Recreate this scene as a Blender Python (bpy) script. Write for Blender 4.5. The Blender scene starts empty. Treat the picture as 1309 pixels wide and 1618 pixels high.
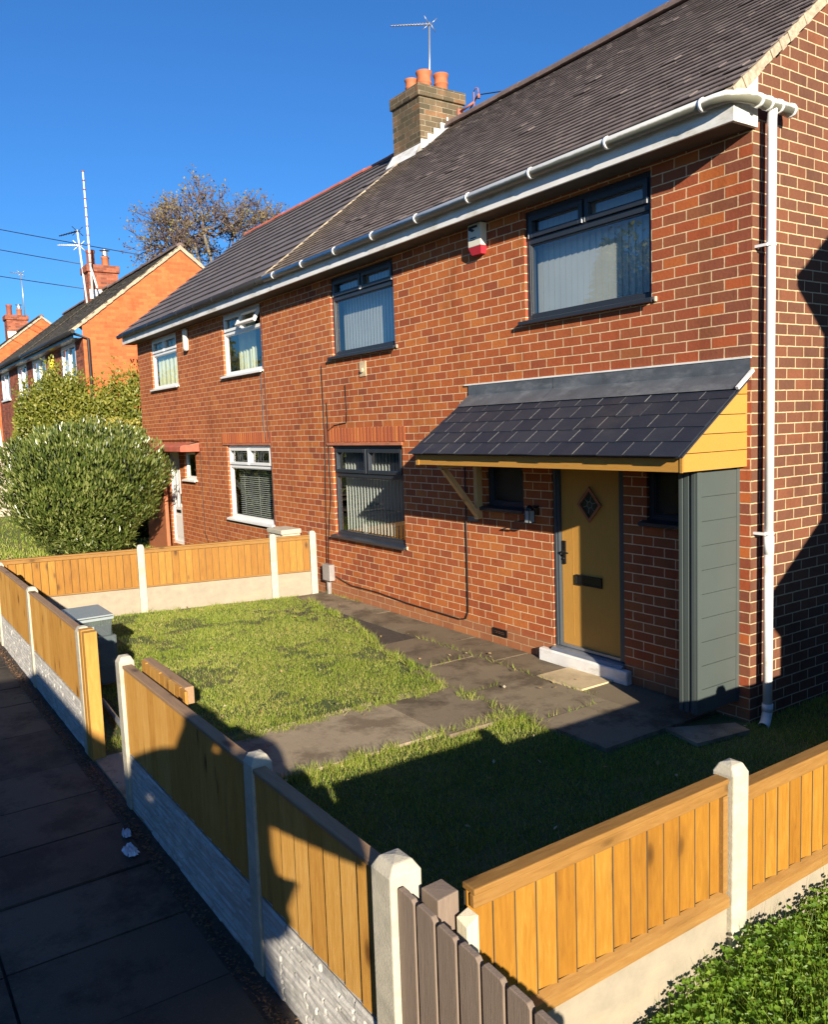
import bpy, math, random
import numpy as np
from mathutils import Vector, Matrix
R = random.Random(7)
RN = np.random.default_rng(7)
SC = bpy.context.scene
COL = SC.collection

# ---------------------------------------------------------------- camera
CAMLOC = Vector((3.840, -5.769, 2.447))
YAW, PITCH, ROLL = math.radians(-55.868), math.radians(-5.896), math.radians(-2.083)
fw = Vector((math.sin(YAW)*math.cos(PITCH), math.cos(YAW)*math.cos(PITCH), math.sin(PITCH)))
r0 = Vector((math.cos(YAW), -math.sin(YAW), 0)); u0 = r0.cross(fw)
rt = math.cos(ROLL)*r0 + math.sin(ROLL)*u0
up = -math.sin(ROLL)*r0 + math.cos(ROLL)*u0
cam = bpy.data.cameras.new("camera"); co = bpy.data.objects.new("camera", cam); COL.objects.link(co)
co.matrix_world = Matrix(((rt.x, up.x, -fw.x, CAMLOC.x), (rt.y, up.y, -fw.y, CAMLOC.y), (rt.z, up.z, -fw.z, CAMLOC.z), (0, 0, 0, 1)))
cam.sensor_fit = 'HORIZONTAL'; cam.sensor_width = 36; cam.lens = 1311.65/1309*36
cam.clip_start = 0.05; cam.clip_end = 2000
SC.camera = co

# ---------------------------------------------------------------- sky, sun, exposure
SUNV = Vector((2.8, -1.0, 0.93)).normalized()
EL = math.asin(SUNV.z); AZ = math.atan2(SUNV.x, SUNV.y)
w = bpy.data.worlds.new("World"); SC.world = w; w.use_nodes = True
nt = w.node_tree; nt.nodes.clear()
sky = nt.nodes.new('ShaderNodeTexSky'); sky.sky_type = 'NISHITA'; sky.sun_disc = False
sky.sun_elevation = EL; sky.sun_rotation = AZ; sky.air_density = 1.0; sky.dust_density = 0.3; sky.ozone_density = 4.0
bg = nt.nodes.new('ShaderNodeBackground'); bg.inputs[1].default_value = 0.05
wo = nt.nodes.new('ShaderNodeOutputWorld')
tint = nt.nodes.new('ShaderNodeMix'); tint.data_type = 'RGBA'; tint.blend_type = 'MULTIPLY'; tint.inputs[0].default_value = 1.0; tint.inputs[7].default_value = (.46, .95, 1.44, 1)
nt.links.new(sky.outputs[0], tint.inputs[6]); nt.links.new(tint.outputs[2], bg.inputs[0]); nt.links.new(bg.outputs[0], wo.inputs[0])
sl = bpy.data.lights.new("sun", 'SUN'); sl.energy = 5.0; sl.angle = math.radians(0.5); sl.color = (1.0, 0.89, 0.72)
so = bpy.data.objects.new("sun", sl); COL.objects.link(so)
so.rotation_euler = (-SUNV).to_track_quat('-Z', 'Y').to_euler(); so.location = (20, -10, 12)
SC.view_settings.view_transform = 'Standard'; SC.view_settings.look = 'None'
SC.view_settings.exposure = 1.12; SC.view_settings.gamma = 1.0
SC.cycles.max_bounces = 8; SC.cycles.diffuse_bounces = 2; SC.cycles.transparent_max_bounces = 16

# ---------------------------------------------------------------- node helpers
class N:
    def __init__(s, name):
        s.m = bpy.data.materials.new(name); s.m.use_nodes = True; s.t = s.m.node_tree
        s.b = s.t.nodes['Principled BSDF']; s.out = s.t.nodes['Material Output']
    def n(s, typ, ins=None, **kw):
        x = s.t.nodes.new(typ)
        for k, v in kw.items(): setattr(x, k, v)
        for k, v in (ins or {}).items():
            if isinstance(v, bpy.types.NodeSocket): s.t.links.new(v, x.inputs[k])
            else: x.inputs[k].default_value = v
        return x
    def coord(s, which='Object', scale=(1, 1, 1), loc=(0, 0, 0)):
        if which == 'UV': o = s.n('ShaderNodeTexCoord').outputs['UV']
        else: o = s.n('ShaderNodeTexCoord').outputs['Object']
        return s.n('ShaderNodeMapping', {0: o, 'Scale': scale, 'Location': loc}).outputs[0]
    def noise(s, vec, scale, detail=4, rough=.55):
        return s.n('ShaderNodeTexNoise', {'Vector': vec, 'Scale': scale, 'Detail': detail, 'Roughness': rough}).outputs[0]
    def ramp(s, fac, stops, interp='LINEAR'):
        x = s.n('ShaderNodeValToRGB', {0: fac}); r = x.color_ramp; r.interpolation = interp
        while len(r.elements) > 1: r.elements.remove(r.elements[-1])
        for i, (p, c) in enumerate(stops):
            e = r.elements[0] if i == 0 else r.elements.new(p)
            e.position = p; e.color = (*c, 1) if len(c) == 3 else c
        return x.outputs[0]
    def mix(s, fac, a, b, mode='MIX'):
        x = s.n('ShaderNodeMix', data_type='RGBA', blend_type=mode)
        for i, v in ((0, fac), (6, a), (7, b)):
            if isinstance(v, bpy.types.NodeSocket): s.t.links.new(v, x.inputs[i])
            else: x.inputs[i].default_value = v if i == 0 else (*v, 1)
        return x.outputs[2]
    def math(s, op, a, b=0.0, clamp=False):
        x = s.n('ShaderNodeMath', operation=op, use_clamp=clamp)
        for i, v in enumerate((a, b)):
            if isinstance(v, bpy.types.NodeSocket): s.t.links.new(v, x.inputs[i])
            else: x.inputs[i].default_value = v
        return x.outputs[0]
    def isl(s): return s.n('ShaderNodeNewGeometry').outputs['Random Per Island']
    def bump(s, h, strength=.5, dist=.01):
        x = s.n('ShaderNodeBump', {'Height': h, 'Strength': strength, 'Distance': dist})
        s.t.links.new(x.outputs[0], s.b.inputs['Normal']); return x
    def set(s, color=None, rough=None, metal=None, spec=None):
        for k, v in (('Base Color', color), ('Roughness', rough), ('Metallic', metal), ('Specular IOR Level', spec)):
            if v is None: continue
            if isinstance(v, bpy.types.NodeSocket): s.t.links.new(v, s.b.inputs[k])
            else: s.b.inputs[k].default_value = (*v, 1) if k == 'Base Color' else v
        return s.m

def plain(name, c, rough=.5, metal=0, var=.25, scale=6, bump=0, spec=.5, dirt=None):
    n = N(name); co_ = n.coord()
    f = n.noise(co_, scale, 6, .6)
    lo = tuple(x*(1-var) for x in c); hi = tuple(min(1, x*(1+var*.6)) for x in c)
    col = n.ramp(f, [(.3, lo), (.7, hi)])
    if dirt:
        g = n.noise(n.coord(scale=(1, 1, 3)), 2.3, 8, .7)
        col = n.mix(n.ramp(g, [(.5, (0, 0, 0)), (.72, (1, 1, 1))]), col, dirt)
    if bump: n.bump(n.noise(co_, scale*8, 5), bump, .004)
    return n.set(col, rough, metal, spec)

BL, BH = 0.2363, 0.087
def brick(name, stops, mortar, uvloc=(0, 0, 0), patch=None, soot=None, bl=BL, bh=BH, msz=.0056, quoin=None, low=None, bstr=.9):
    n = N(name)
    uv = n.coord('UV', loc=uvloc)
    # slight waviness of the courses
    wv = n.noise(n.coord('UV'), .9, 2)
    wn = n.noise(n.coord('UV', loc=(3, 7, 1)), 26, 3)
    off = n.math('MULTIPLY_ADD', wv, .014, False)
    x = n.n('ShaderNodeMath', {0: wv, 1: .016, 2: -.008}, operation='MULTIPLY_ADD').outputs[0]
    x2 = n.n('ShaderNodeMath', {0: wn, 1: .0065, 2: 0.0}, operation='MULTIPLY_ADD').outputs[0]
    yy = n.math('ADD', x, x2)
    cmb = n.n('ShaderNodeCombineXYZ', {0: x2, 1: yy}).outputs[0]
    v = n.n('ShaderNodeVectorMath', {0: uv, 1: cmb}, operation='ADD').outputs[0]
    bt = n.n('ShaderNodeTexBrick', {'Vector': v, 'Color1': (0, 0, 0, 1), 'Color2': (1, 1, 1, 1), 'Mortar': (.5, .5, .5, 1), 'Scale': 1.0,
             'Mortar Size': msz, 'Mortar Smooth': .25, 'Bias': 0.0, 'Brick Width': bl, 'Row Height': bh}, offset=.5, offset_frequency=2)
    rnd = bt.outputs['Color']; fac = bt.outputs['Fac']
    big = n.noise(n.coord('UV', scale=(.6, .45, 1)), 1.1, 3)
    rr = n.math('ADD', rnd, n.math('MULTIPLY', n.math('SUBTRACT', big, .5), .5), True)
    col = n.ramp(rr, stops)
    fine = n.noise(n.coord('UV', loc=(1, 1, 1)), 38, 8, .7)
    col = n.mix(.55, col, n.ramp(fine, [(.25, (.35, .35, .35)), (.75, (.68, .66, .64))]), 'OVERLAY')
    med = n.noise(n.coord('UV', loc=(4, 9, 1)), 7, 5, .7)
    col = n.mix(n.ramp(med, [(.52, (0, 0, 0)), (.75, (.3, .3, .3))]), col, tuple(c*.5 for c in stops[0][1]))
    if patch:
        pn = n.noise(n.coord('UV', loc=(11, 2, 0)), .8, 5, .6)
        col = n.mix(n.ramp(pn, [(.55, (0, 0, 0)), (.75, (.35, .35, .35))]), col, patch)
    sep = n.n('ShaderNodeSeparateXYZ', {0: n.coord('UV')})
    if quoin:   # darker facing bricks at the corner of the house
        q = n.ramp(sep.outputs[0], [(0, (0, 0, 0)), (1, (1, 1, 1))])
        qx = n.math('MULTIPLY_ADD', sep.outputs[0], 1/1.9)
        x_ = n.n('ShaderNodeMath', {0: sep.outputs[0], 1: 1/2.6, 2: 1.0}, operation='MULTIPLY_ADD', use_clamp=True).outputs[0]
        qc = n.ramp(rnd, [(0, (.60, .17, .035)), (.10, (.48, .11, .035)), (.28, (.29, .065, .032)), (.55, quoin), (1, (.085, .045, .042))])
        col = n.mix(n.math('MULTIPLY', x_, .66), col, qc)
    mcol = n.ramp(n.noise(n.coord('UV'), 14, 6, .7), [(.3, tuple(c*.8 for c in mortar)), (.7, tuple(min(1, c*1.2) for c in mortar))])
    # mortar gone thin or smeared here and there
    col = n.mix(fac, col, mcol)
    if low:  # damp, stained and re-rendered courses at the foot of the wall
        zz = n.math('ADD', sep.outputs[1], n.math('MULTIPLY', n.noise(n.coord('UV'), 2.2, 6, .7), -.35))
        col = n.mix(n.ramp(zz, [(0, (.5, .5, .5)), (.0, (.45, .45, .45)), (.07, (0, 0, 0))]), col, low)
    gr_ = n.noise(n.coord('UV', scale=(1.6, .5, 1), loc=(7, 3, 0)), 1.3, 6, .7)
    col = n.mix(1.0, col, n.ramp(gr_, [(.3, (.74, .72, .70)), (.5, (1, 1, 1)), (.75, (1.0, 1.0, 1.0))]), 'MULTIPLY')
    if soot:
        col = n.mix(n.ramp(n.noise(n.coord('UV', scale=(1, .6, 1)), 2.6, 7, .75), [(.35, (0, 0, 0)), (.65, (.85, .85, .85))]), col, soot)
    h = n.math('ADD', n.math('MULTIPLY', fac, -1.0), n.math('MULTIPLY', fine, .45))
    n.bump(h, bstr, .008)
    return n.set(col, .88, 0, .25)

def wood(name, stops, grain=(1, 1, 1), knots=True, rough=.6, dist=1.0):
    n = N(name); isl = n.isl()
    c = n.n('ShaderNodeTexCoord').outputs['Object']
    sh = n.n('ShaderNodeCombineXYZ', {0: n.math('MULTIPLY', isl, 37.0), 1: n.math('MULTIPLY', isl, 91.0), 2: n.math('MULTIPLY', isl, 53.0)}).outputs[0]
    v = n.n('ShaderNodeVectorMath', {0: c, 1: sh}, operation='ADD').outputs[0]
    g = n.n('ShaderNodeMapping', {0: v, 'Scale': grain}).outputs[0]
    f = n.n('ShaderNodeTexNoise', {'Vector': g, 'Scale': 9, 'Detail': 6, 'Roughness': .62, 'Distortion': .6*dist}).outputs[0]
    f2 = n.n('ShaderNodeTexNoise', {'Vector': g, 'Scale': 60, 'Detail': 3, 'Roughness': .5}).outputs[0]
    big = n.noise(v, 2.4, 3)
    s = n.math('ADD', n.math('MULTIPLY', f, .62), n.math('MULTIPLY', isl, .26))
    s = n.math('ADD', s, n.math('MULTIPLY', big, .22))
    col = n.ramp(s, stops)
    col = n.mix(n.math('MULTIPLY', f2, .35), col, tuple(x*.62 for x in stops[len(stops)//2][1]))
    if knots:
        gm = tuple(0.35+.65*(x/max(grain)) for x in grain)
        kv = n.n('ShaderNodeMapping', {0: v, 'Scale': gm}).outputs[0]
        k = n.n('ShaderNodeTexVoronoi', {'Vector': kv, 'Scale': 6.5, 'Randomness': 1.0}).outputs['Distance']
        col = n.mix(n.ramp(k, [(.06, (.9, .9, .9)), (.13, (.55, .55, .55)), (.17, (.2, .2, .2)), (.34, (0, 0, 0))]), col, tuple(x*.33 for x in stops[0][1]))
    n.bump(n.math('ADD', f, n.math('MULTIPLY', f2, .4)), .35, .004)
    return n.set(col, rough, 0, .3)

def glassmat(name, tint=(.92, .95, .94), ior=1.7, rough=.0, bump=0):
    n = N(name); n.t.nodes.remove(n.b)
    tr = n.n('ShaderNodeBsdfTransparent', {'Color': (*tint, 1)})
    gl = n.n('ShaderNodeBsdfGlossy', {'Roughness': rough, 'Color': (1, 1, 1, 1)})
    bf = n.n('ShaderNodeNewGeometry').outputs['Backfacing']
    iq = n.n('ShaderNodeMix', {0: bf, 2: ior, 3: 1/ior}, data_type='FLOAT').outputs[0]
    fr = n.n('ShaderNodeFresnel', {'IOR': iq})
    if bump:
        bp = n.n('ShaderNodeBump', {'Height': n.noise(n.coord(), 60, 3), 'Strength': bump, 'Distance': .01})
        n.t.links.new(bp.outputs[0], gl.inputs['Normal'])
    mx = n.n('ShaderNodeMixShader'); n.t.links.new(fr.outputs[0], mx.inputs[0]); n.t.links.new(tr.outputs[0], mx.inputs[1]); n.t.links.new(gl.outputs[0], mx.inputs[2])
    n.t.links.new(mx.outputs[0], n.out.inputs['Surface'])
    return n.m

def leafmat(name, stops, rough=.4, trans=.3, spec=.5, big=.5):
    n = N(name); isl = n.isl()
    f = n.math('ADD', n.math('MULTIPLY', isl, .65), n.math('MULTIPLY', n.noise(n.coord(), big, 3), .6))
    col = n.ramp(f, stops)
    n.set(col, rough, 0, spec)
    tl = n.n('ShaderNodeBsdfTranslucent', {'Color': n.mix(1.0, col, (1.0, 1.0, .55), 'MULTIPLY')})
    mx = n.n('ShaderNodeMixShader', {0: trans}); n.t.links.new(n.b.outputs[0], mx.inputs[1]); n.t.links.new(tl.outputs[0], mx.inputs[2])
    n.t.links.new(mx.outputs[0], n.out.inputs['Surface'])
    return n.m

# ---------------------------------------------------------------- mesh builder
class MB:
    def __init__(s): s.v = []; s.f = []; s.sm = []
    def add(s, vs, fs, smooth=False):
        k = len(s.v); s.v += [tuple(p) for p in vs]; s.f += [tuple(i+k for i in f) for f in fs]; s.sm += [smooth]*len(fs); return s
    def quad(s, a, b, c, d): return s.add([a, b, c, d], [(0, 1, 2, 3)])
    def poly(s, pts): return s.add(pts, [tuple(range(len(pts)))])
    def box(s, x0, x1, y0, y1, z0, z1, rot=None):
        x0, x1 = min(x0, x1), max(x0, x1); y0, y1 = min(y0, y1), max(y0, y1); z0, z1 = min(z0, z1), max(z0, z1)
        vs = [(x0, y0, z0), (x1, y0, z0), (x1, y1, z0), (x0, y1, z0), (x0, y0, z1), (x1, y0, z1), (x1, y1, z1), (x0, y1, z1)]
        return s.add(vs, [(0, 3, 2, 1), (4, 5, 6, 7), (0, 1, 5, 4), (1, 2, 6, 5), (2, 3, 7, 6), (3, 0, 4, 7)])
    def obox(s, c, ax, ay, az):
        c = Vector(c); ax, ay, az = Vector(ax), Vector(ay), Vector(az)
        vs = [c+sx*ax+sy*ay+sz*az for sz in (-1, 1) for (sx, sy) in ((-1, -1), (1, -1), (1, 1), (-1, 1))]
        return s.add(vs, [(0, 3, 2, 1), (4, 5, 6, 7), (0, 1, 5, 4), (1, 2, 6, 5), (2, 3, 7, 6), (3, 0, 4, 7)])
    def prism(s, pts, off):
        o = Vector(off); a = [Vector(p) for p in pts]; n = len(a)
        return s.add(a+[p+o for p in a], [tuple(range(n))[::-1], tuple(range(n, 2*n))]+[(i, (i+1) % n, (i+1) % n+n, i+n) for i in range(n)])
    def tube(s, pts, r, n=8, caps=True, smooth=True):
        P = [Vector(p) for p in pts]; rs = r if isinstance(r, (list, tuple)) else [r]*len(P)
        vs = []; fs = []; ref = None
        for i, p in enumerate(P):
            d = (P[min(i+1, len(P)-1)]-P[max(i-1, 0)]).normalized()
            if ref is None: ref = d.orthogonal().normalized()
            ref = (ref - d*ref.dot(d)).normalized(); b = d.cross(ref)
            for k in range(n):
                a = 2*math.pi*k/n; vs.append(p+rs[i]*(math.cos(a)*ref+math.sin(a)*b))
        for i in range(len(P)-1):
            for k in range(n): fs.append((i*n+k, i*n+(k+1) % n, (i+1)*n+(k+1) % n, (i+1)*n+k))
        s.add(vs, fs, smooth)
        if caps:
            k0 = len(s.v)-len(vs); s.f.append(tuple(k0+k for k in range(n))[::-1]); s.f.append(tuple(k0+(len(P)-1)*n+k for k in range(n))); s.sm += [False]*2
        return s
    def lathe(s, c, prof, n=20):
        vs = []; fs = []
        for r, z in prof:
            for k in range(n):
                a = 2*math.pi*k/n; vs.append((c[0]+r*math.cos(a), c[1]+r*math.sin(a), c[2]+z))
        for i in range(len(prof)-1):
            for k in range(n): fs.append((i*n+k, i*n+(k+1) % n, (i+1)*n+(k+1) % n, (i+1)*n+k))
        return s.add(vs, fs, True)
    def arr(s):  # numpy (for joins of big arrays)
        return s
    def build(s, name, mat, parent=None, loc=None, bevel=0, stuff=False):
        L = Vector(loc) if loc is not None else (thing_loc(parent) if parent else Vector((0, 0, 0)))
        me = bpy.data.meshes.new(name)
        V = np.array(s.v, dtype=np.float64).reshape(-1, 3)
        me.from_pydata((V-np.array(L)).tolist(), [], s.f)
        me.polygons.foreach_set('use_smooth', s.sm)
        uvbox(me, V)
        me.materials.append(mat)
        if bevel:
            pass
        o = bpy.data.objects.new(name, me); COL.objects.link(o)
        if bevel:
            b = o.modifiers.new('bevel', 'BEVEL'); b.width = bevel; b.segments = 2; b.limit_method = 'ANGLE'; b.angle_limit = .6
        if parent is not None: o.parent = parent
        else: o.location = L
        return o

def uvbox(me, V):
    uvl = me.uv_layers.new(name='UVMap')
    nl = len(me.loops); li = np.empty(nl, dtype=np.int32); me.loops.foreach_get('vertex_index', li)
    npoly = len(me.polygons); nn = np.empty(npoly*3); me.polygons.foreach_get('normal', nn); nn = np.abs(nn.reshape(-1, 3))
    lt = np.empty(npoly, dtype=np.int32); me.polygons.foreach_get('loop_total', lt)
    pn = np.repeat(nn, lt, axis=0); P = V[li]
    ax = np.argmax(pn, axis=1)
    uv = np.where((ax == 0)[:, None], P[:, [1, 2]], np.where((ax == 1)[:, None], P[:, [0, 2]], P[:, [0, 1]]))
    uvl.data.foreach_set('uv', uv.astype(np.float32).ravel())

def thing_loc(o):
    while o.parent: o = o.parent
    return Vector(o.location)
def tag(o, label=None, cat=None, group=None, kind=None):
    for k, v in (('label', label), ('category', cat), ('group', group), ('kind', kind)):
        if v: o[k] = v
    return o
def empty(name, loc, label, cat, group=None):
    o = bpy.data.objects.new(name, None); COL.objects.link(o); o.location = loc; o.empty_display_size = .3
    return tag(o, label, cat, group)
def copy_tree(o, parent=None):
    c = o.copy(); COL.objects.link(c)
    if parent is not None: c.parent = parent
    for ch in [x for x in list(COL.objects) if x.parent == o]: copy_tree(ch, c)
    return c
def big_mesh(name, V, F, mat, parent=None, loc=(0, 0, 0), smooth=False):
    """V (n,3) array, F (m,k) array of equal-sized faces"""
    me = bpy.data.meshes.new(name); V = np.asarray(V, dtype=np.float32); F = np.asarray(F, dtype=np.int32)
    L = np.array(thing_loc(parent) if parent else loc, dtype=np.float32)
    me.vertices.add(len(V)); me.vertices.foreach_set('co', (V-L).ravel())
    m, k = F.shape; me.loops.add(m*k); me.loops.foreach_set('vertex_index', F.ravel())
    me.polygons.add(m); me.polygons.foreach_set('loop_start', np.arange(m, dtype=np.int32)*k)
    me.polygons.foreach_set('use_smooth', np.full(m, smooth)); me.update(calc_edges=True); me.validate()
    me.materials.append(mat); o = bpy.data.objects.new(name, me); COL.objects.link(o)
    if parent is not None: o.parent = parent
    else: o.location = loc
    return o

# ---------------------------------------------------------------- materials
RED = [(0, (.26, .068, .031)), (.12, (.33, .082, .030)), (.4, (.375, .096, .030)), (.75, (.415, .114, .032)), (1, (.47, .15, .04))]
M = {}
Z0B = 0.0174
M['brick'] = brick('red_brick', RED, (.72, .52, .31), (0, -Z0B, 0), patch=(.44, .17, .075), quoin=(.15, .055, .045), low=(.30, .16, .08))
M['brick_n'] = brick('orange_red_brick', [(0, (.31, .080, .029)), (.2, (.36, .094, .030)), (.6, (.395, .106, .032)), (1, (.45, .14, .04))], (.72, .50, .30), (0, -Z0B, 0))
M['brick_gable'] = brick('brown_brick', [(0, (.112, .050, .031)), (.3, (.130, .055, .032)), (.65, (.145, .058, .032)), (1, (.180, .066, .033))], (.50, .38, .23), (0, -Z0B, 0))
M['brick_paint'] = brick('painted_brick', [(0, (.42, .10, .035)), (.5, (.50, .125, .042)), (1, (.56, .15, .05))], (.50, .14, .055), (0, 0, 0), bstr=.5)
M['brick_sooty'] = brick('sooty_brick', [(0, (.07, .055, .035)), (.5, (.14, .10, .06)), (.8, (.2, .13, .075)), (1, (.28, .13, .06))], (.34, .29, .20), (0, 0, 0), soot=(.085, .07, .042), msz=.007)
M['brick_dark'] = brick('weathered_brick', [(0, (.16, .05, .03)), (.5, (.28, .075, .04)), (1, (.38, .12, .06))], (.25, .18, .13), (0, 0, 0))
sb = N('soldier_brick'); isl = sb.isl()
sb.bump(sb.noise(sb.coord(), 90, 5), .5, .004)
M['soldier'] = sb.set(sb.ramp(isl, RED), .9)
M['mortar'] = plain('mortar', (.56, .46, .33), .95, var=.3, scale=20, bump=.5)
M['verge'] = plain('verge_mortar', (.42, .34, .24), .95, var=.4, scale=25, bump=.8, dirt=(.25, .21, .15))
def tilemat(name, stops, grime=None, rough=.8, iw=.3):
    n = N(name); isl = n.isl(); nz = n.noise(n.coord(), 3, 6, .7)
    f = n.math('ADD', n.math('MULTIPLY', isl, iw), n.math('MULTIPLY', nz, 1.1-iw)); col = n.ramp(f, stops)
    if grime: col = n.mix(n.ramp(n.noise(n.coord(), .7, 5, .7), [(.52, (0, 0, 0)), (.72, (.6, .6, .6))]), col, grime)
    n.bump(n.noise(n.coord(), 70, 4), .4, .004); return n, col, rough
n_, c_, r_ = tilemat('plain_roof_tile', [(.2, (.10, .078, .07)), (.5, (.15, .12, .11)), (.8, (.20, .165, .15))])
# lime and soot runs below the chimney
sx = n_.n('ShaderNodeSeparateXYZ', {0: n_.n('ShaderNodeTexCoord').outputs['Object']})
wq = n_.math('ADD', sx.outputs[0], n_.math('MULTIPLY', n_.noise(n_.coord(), 1.5, 4), .8))
c_ = n_.mix(n_.ramp(n_.math('MULTIPLY_ADD', wq, .5), [(0, (.8, .8, .8)), (1, (0, 0, 0))]) if False else
            n_.ramp(n_.n('ShaderNodeMapRange', {0: wq, 1: -7.7, 2: -6.2, 3: .75, 4: 0.0}).outputs[0], [(0, (0, 0, 0)), (1, (1, 1, 1))]), c_, (.21, .155, .095))
M['tile'] = n_.set(c_, r_, 0, .3)
n_, c_, r_ = tilemat('concrete_roof_tile', [(.1, (.095, .082, .08)), (.5, (.13, .112, .108)), (.9, (.17, .145, .14))]); M['tile_b'] = n_.set(c_, .7, 0, .35)
n_, c_, r_ = tilemat('mossy_roof_tile', [(.1, (.03, .028, .02)), (.5, (.065, .055, .04)), (.9, (.12, .095, .06))], (.045, .045, .02)); M['tile_c'] = n_.set(c_, .85)
n_, c_, r_ = tilemat('slate', [(.1, (.010, .014, .024)), (.5, (.017, .022, .034)), (.9, (.032, .036, .048))], (.06, .054, .052)); M['slate'] = n_.set(c_, .55, 0, .45)
M['ridge'] = plain('ridge_tile', (.16, .11, .095), .85, var=.4, scale=5, bump=.5)
M['ridge_red'] = plain('red_ridge_tile', (.50, .13, .075), .8, var=.2, bump=.3)
M['white'] = plain('white_upvc', (.78, .78, .76), .35, var=.05, scale=2)
M['soffit'] = plain('dirty_dark_soffit', (.10, .085, .07), .8, var=.3)  # colour darkened so eaves and porch undersides read as deep shade
M['white_old'] = plain('weathered_white_paint', (.74, .73, .70), .5, var=.12, scale=3, dirt=(.42, .38, .29))
M['gutter_w'] = None
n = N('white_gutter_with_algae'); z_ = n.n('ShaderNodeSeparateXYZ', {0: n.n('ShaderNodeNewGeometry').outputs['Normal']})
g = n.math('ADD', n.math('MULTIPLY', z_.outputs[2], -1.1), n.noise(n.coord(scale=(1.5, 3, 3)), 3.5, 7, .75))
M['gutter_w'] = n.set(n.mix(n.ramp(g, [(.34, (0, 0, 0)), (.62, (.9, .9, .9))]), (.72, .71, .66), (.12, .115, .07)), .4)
M['black_pl'] = plain('black_gutter_plastic', (.015, .015, .016), .5, var=.2)
M['anth'] = plain('anthracite_upvc', (.024, .030, .040), .4, var=.08)
M['anth2'] = plain('grey_cladding', (.066, .082, .078), .45, var=.06, scale=2)
M['anth3'] = plain('dark_grey_trim', (.05, .062, .075), .4, var=.06)
M['white_edge'] = plain('white_sash_corner', (.55, .56, .56), .4, var=.05)
M['glass'] = glassmat('window_glass', (.86, .9, .9), 2.1)
M['glass_n'] = glassmat('green_window_glass', (.7, .85, .76), 1.55)
M['glass_obs'] = glassmat('obscure_glass', (.55, .6, .56), 1.5, .12, .9)
M['blind'] = plain('blind_fabric', (.70, .71, .66), .8, var=.08, scale=3)
M['blind_n'] = plain('net_curtain', (.60, .60, .40), .85, var=.12, scale=3)
M['room'] = plain('dark_interior', (.035, .035, .04), .9)
M['slat'] = plain('venetian_slat', (.45, .45, .42), .6)
M['lead'] = plain('lead_flashing', (.085, .096, .11), .45, var=.3, scale=5, dirt=(.17, .18, .19), bump=.2)
M['flash_w'] = plain('white_painted_flashing', (.72, .72, .70), .7, var=.12, scale=6, dirt=(.4, .38, .34))
M['golden'] = wood('golden_oak_board', [(.2, (.38, .18, .035)), (.5, (.47, .24, .05)), (.85, (.53, .29, .07))], (1.2, 9, 9), False, .4, .4)
M['doorwood'] = wood('oak_effect_door', [(.2, (.42, .21, .045)), (.5, (.51, .265, .058)), (.85, (.58, .32, .085))], (10, 10, .9), False, .42, .5)
M['fence'] = wood('fence_board', [(.25, (.29, .115, .016)), (.42, (.42, .20, .036)), (.6, (.50, .26, .055)), (.85, (.60, .36, .11))], (7, 7, .8), True, .7)
M['fence_s'] = wood('sunny_fence_board', [(.25, (.16, .06, .006)), (.42, (.25, .105, .010)), (.6, (.31, .14, .014)), (.85, (.40, .21, .035))], (7, 7, .8), True, .6)
M['fence_rail_x'] = wood('fence_rail_along_street', [(.2, (.22, .13, .07)), (.5, (.33, .205, .11)), (.85, (.45, .30, .17))], (.8, 8, 8), True, .7)
M['fence_rail_y'] = wood('fence_rail_along_garden', [(.2, (.17, .08, .015)), (.5, (.27, .135, .032)), (.85, (.38, .22, .07))], (8, .8, 8), True, .7)
M['bracket'] = wood('pale_timber', [(.2, (.50, .30, .12)), (.5, (.62, .40, .17)), (.85, (.72, .50, .24))], (6, 6, 1), True, .6)
M['picket'] = wood('grey_brown_painted_picket', [(.2, (.15, .11, .08)), (.5, (.22, .165, .125)), (.85, (.30, .235, .18))], (9, 9, .7), False, .7, 2.2)
M['endgrain'] = wood('pale_bare_timber', [(.2, (.45, .38, .25)), (.5, (.62, .55, .40)), (.85, (.72, .66, .5))], (14, 14, .6), False, .8, 2)
M['conc'] = plain('concrete_post', (.46, .42, .325), .9, var=.16, scale=14, bump=.5, dirt=(.30, .275, .22))
M['conc_b'] = plain('concrete_gravel_board', (.30, .255, .19), .9, var=.12, scale=10, bump=.3, dirt=(.36, .29, .20))
M['rock'] = plain('rock_faced_concrete', (.47, .45, .41), .92, var=.2, scale=9, bump=.5, dirt=(.34, .32, .28))
M['blockw'] = brick('concrete_block', [(0, (.42, .36, .28)), (1, (.52, .45, .36))], (.34, .29, .23), bl=.45, bh=.225, msz=.008, bstr=.4)
def slabmat(name, a, b, stain):
    n = N(name); isl = n.isl(); c = n.coord()
    f = n.math('ADD', n.math('MULTIPLY', isl, .5), n.math('MULTIPLY', n.noise(c, 1.6, 7, .7), .6))
    col = n.ramp(f, [(.25, a), (.8, b)])
    col = n.mix(n.ramp(n.noise(n.coord(loc=(5, 3, 1)), 2.1, 7, .7), [(.47, (0, 0, 0)), (.6, (.85, .85, .85))]), col, stain)
    sp = n.noise(c, 90, 4, .6); col = n.mix(n.ramp(sp, [(.6, (0, 0, 0)), (.75, (.5, .5, .5))]), col, tuple(x*1.7 for x in b))
    n.bump(n.math('ADD', sp, n.noise(c, 9, 5)), .5, .006); return n.set(col, .85, 0, .3)
M['slab'] = slabmat('garden_path_slab', (.145, .11, .07), (.24, .19, .125), (.085, .064, .04))
M['slab_p'] = slabmat('old_path_concrete', (.27, .21, .14), (.35, .28, .185), (.15, .112, .07))
M['slab_new'] = slabmat('buff_slab', (.50, .38, .22), (.58, .45, .27), (.42, .32, .19))
M['pave'] = slabmat('pavement_slab', (.055, .046, .035), (.10, .082, .06), (.028, .023, .018))
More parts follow.
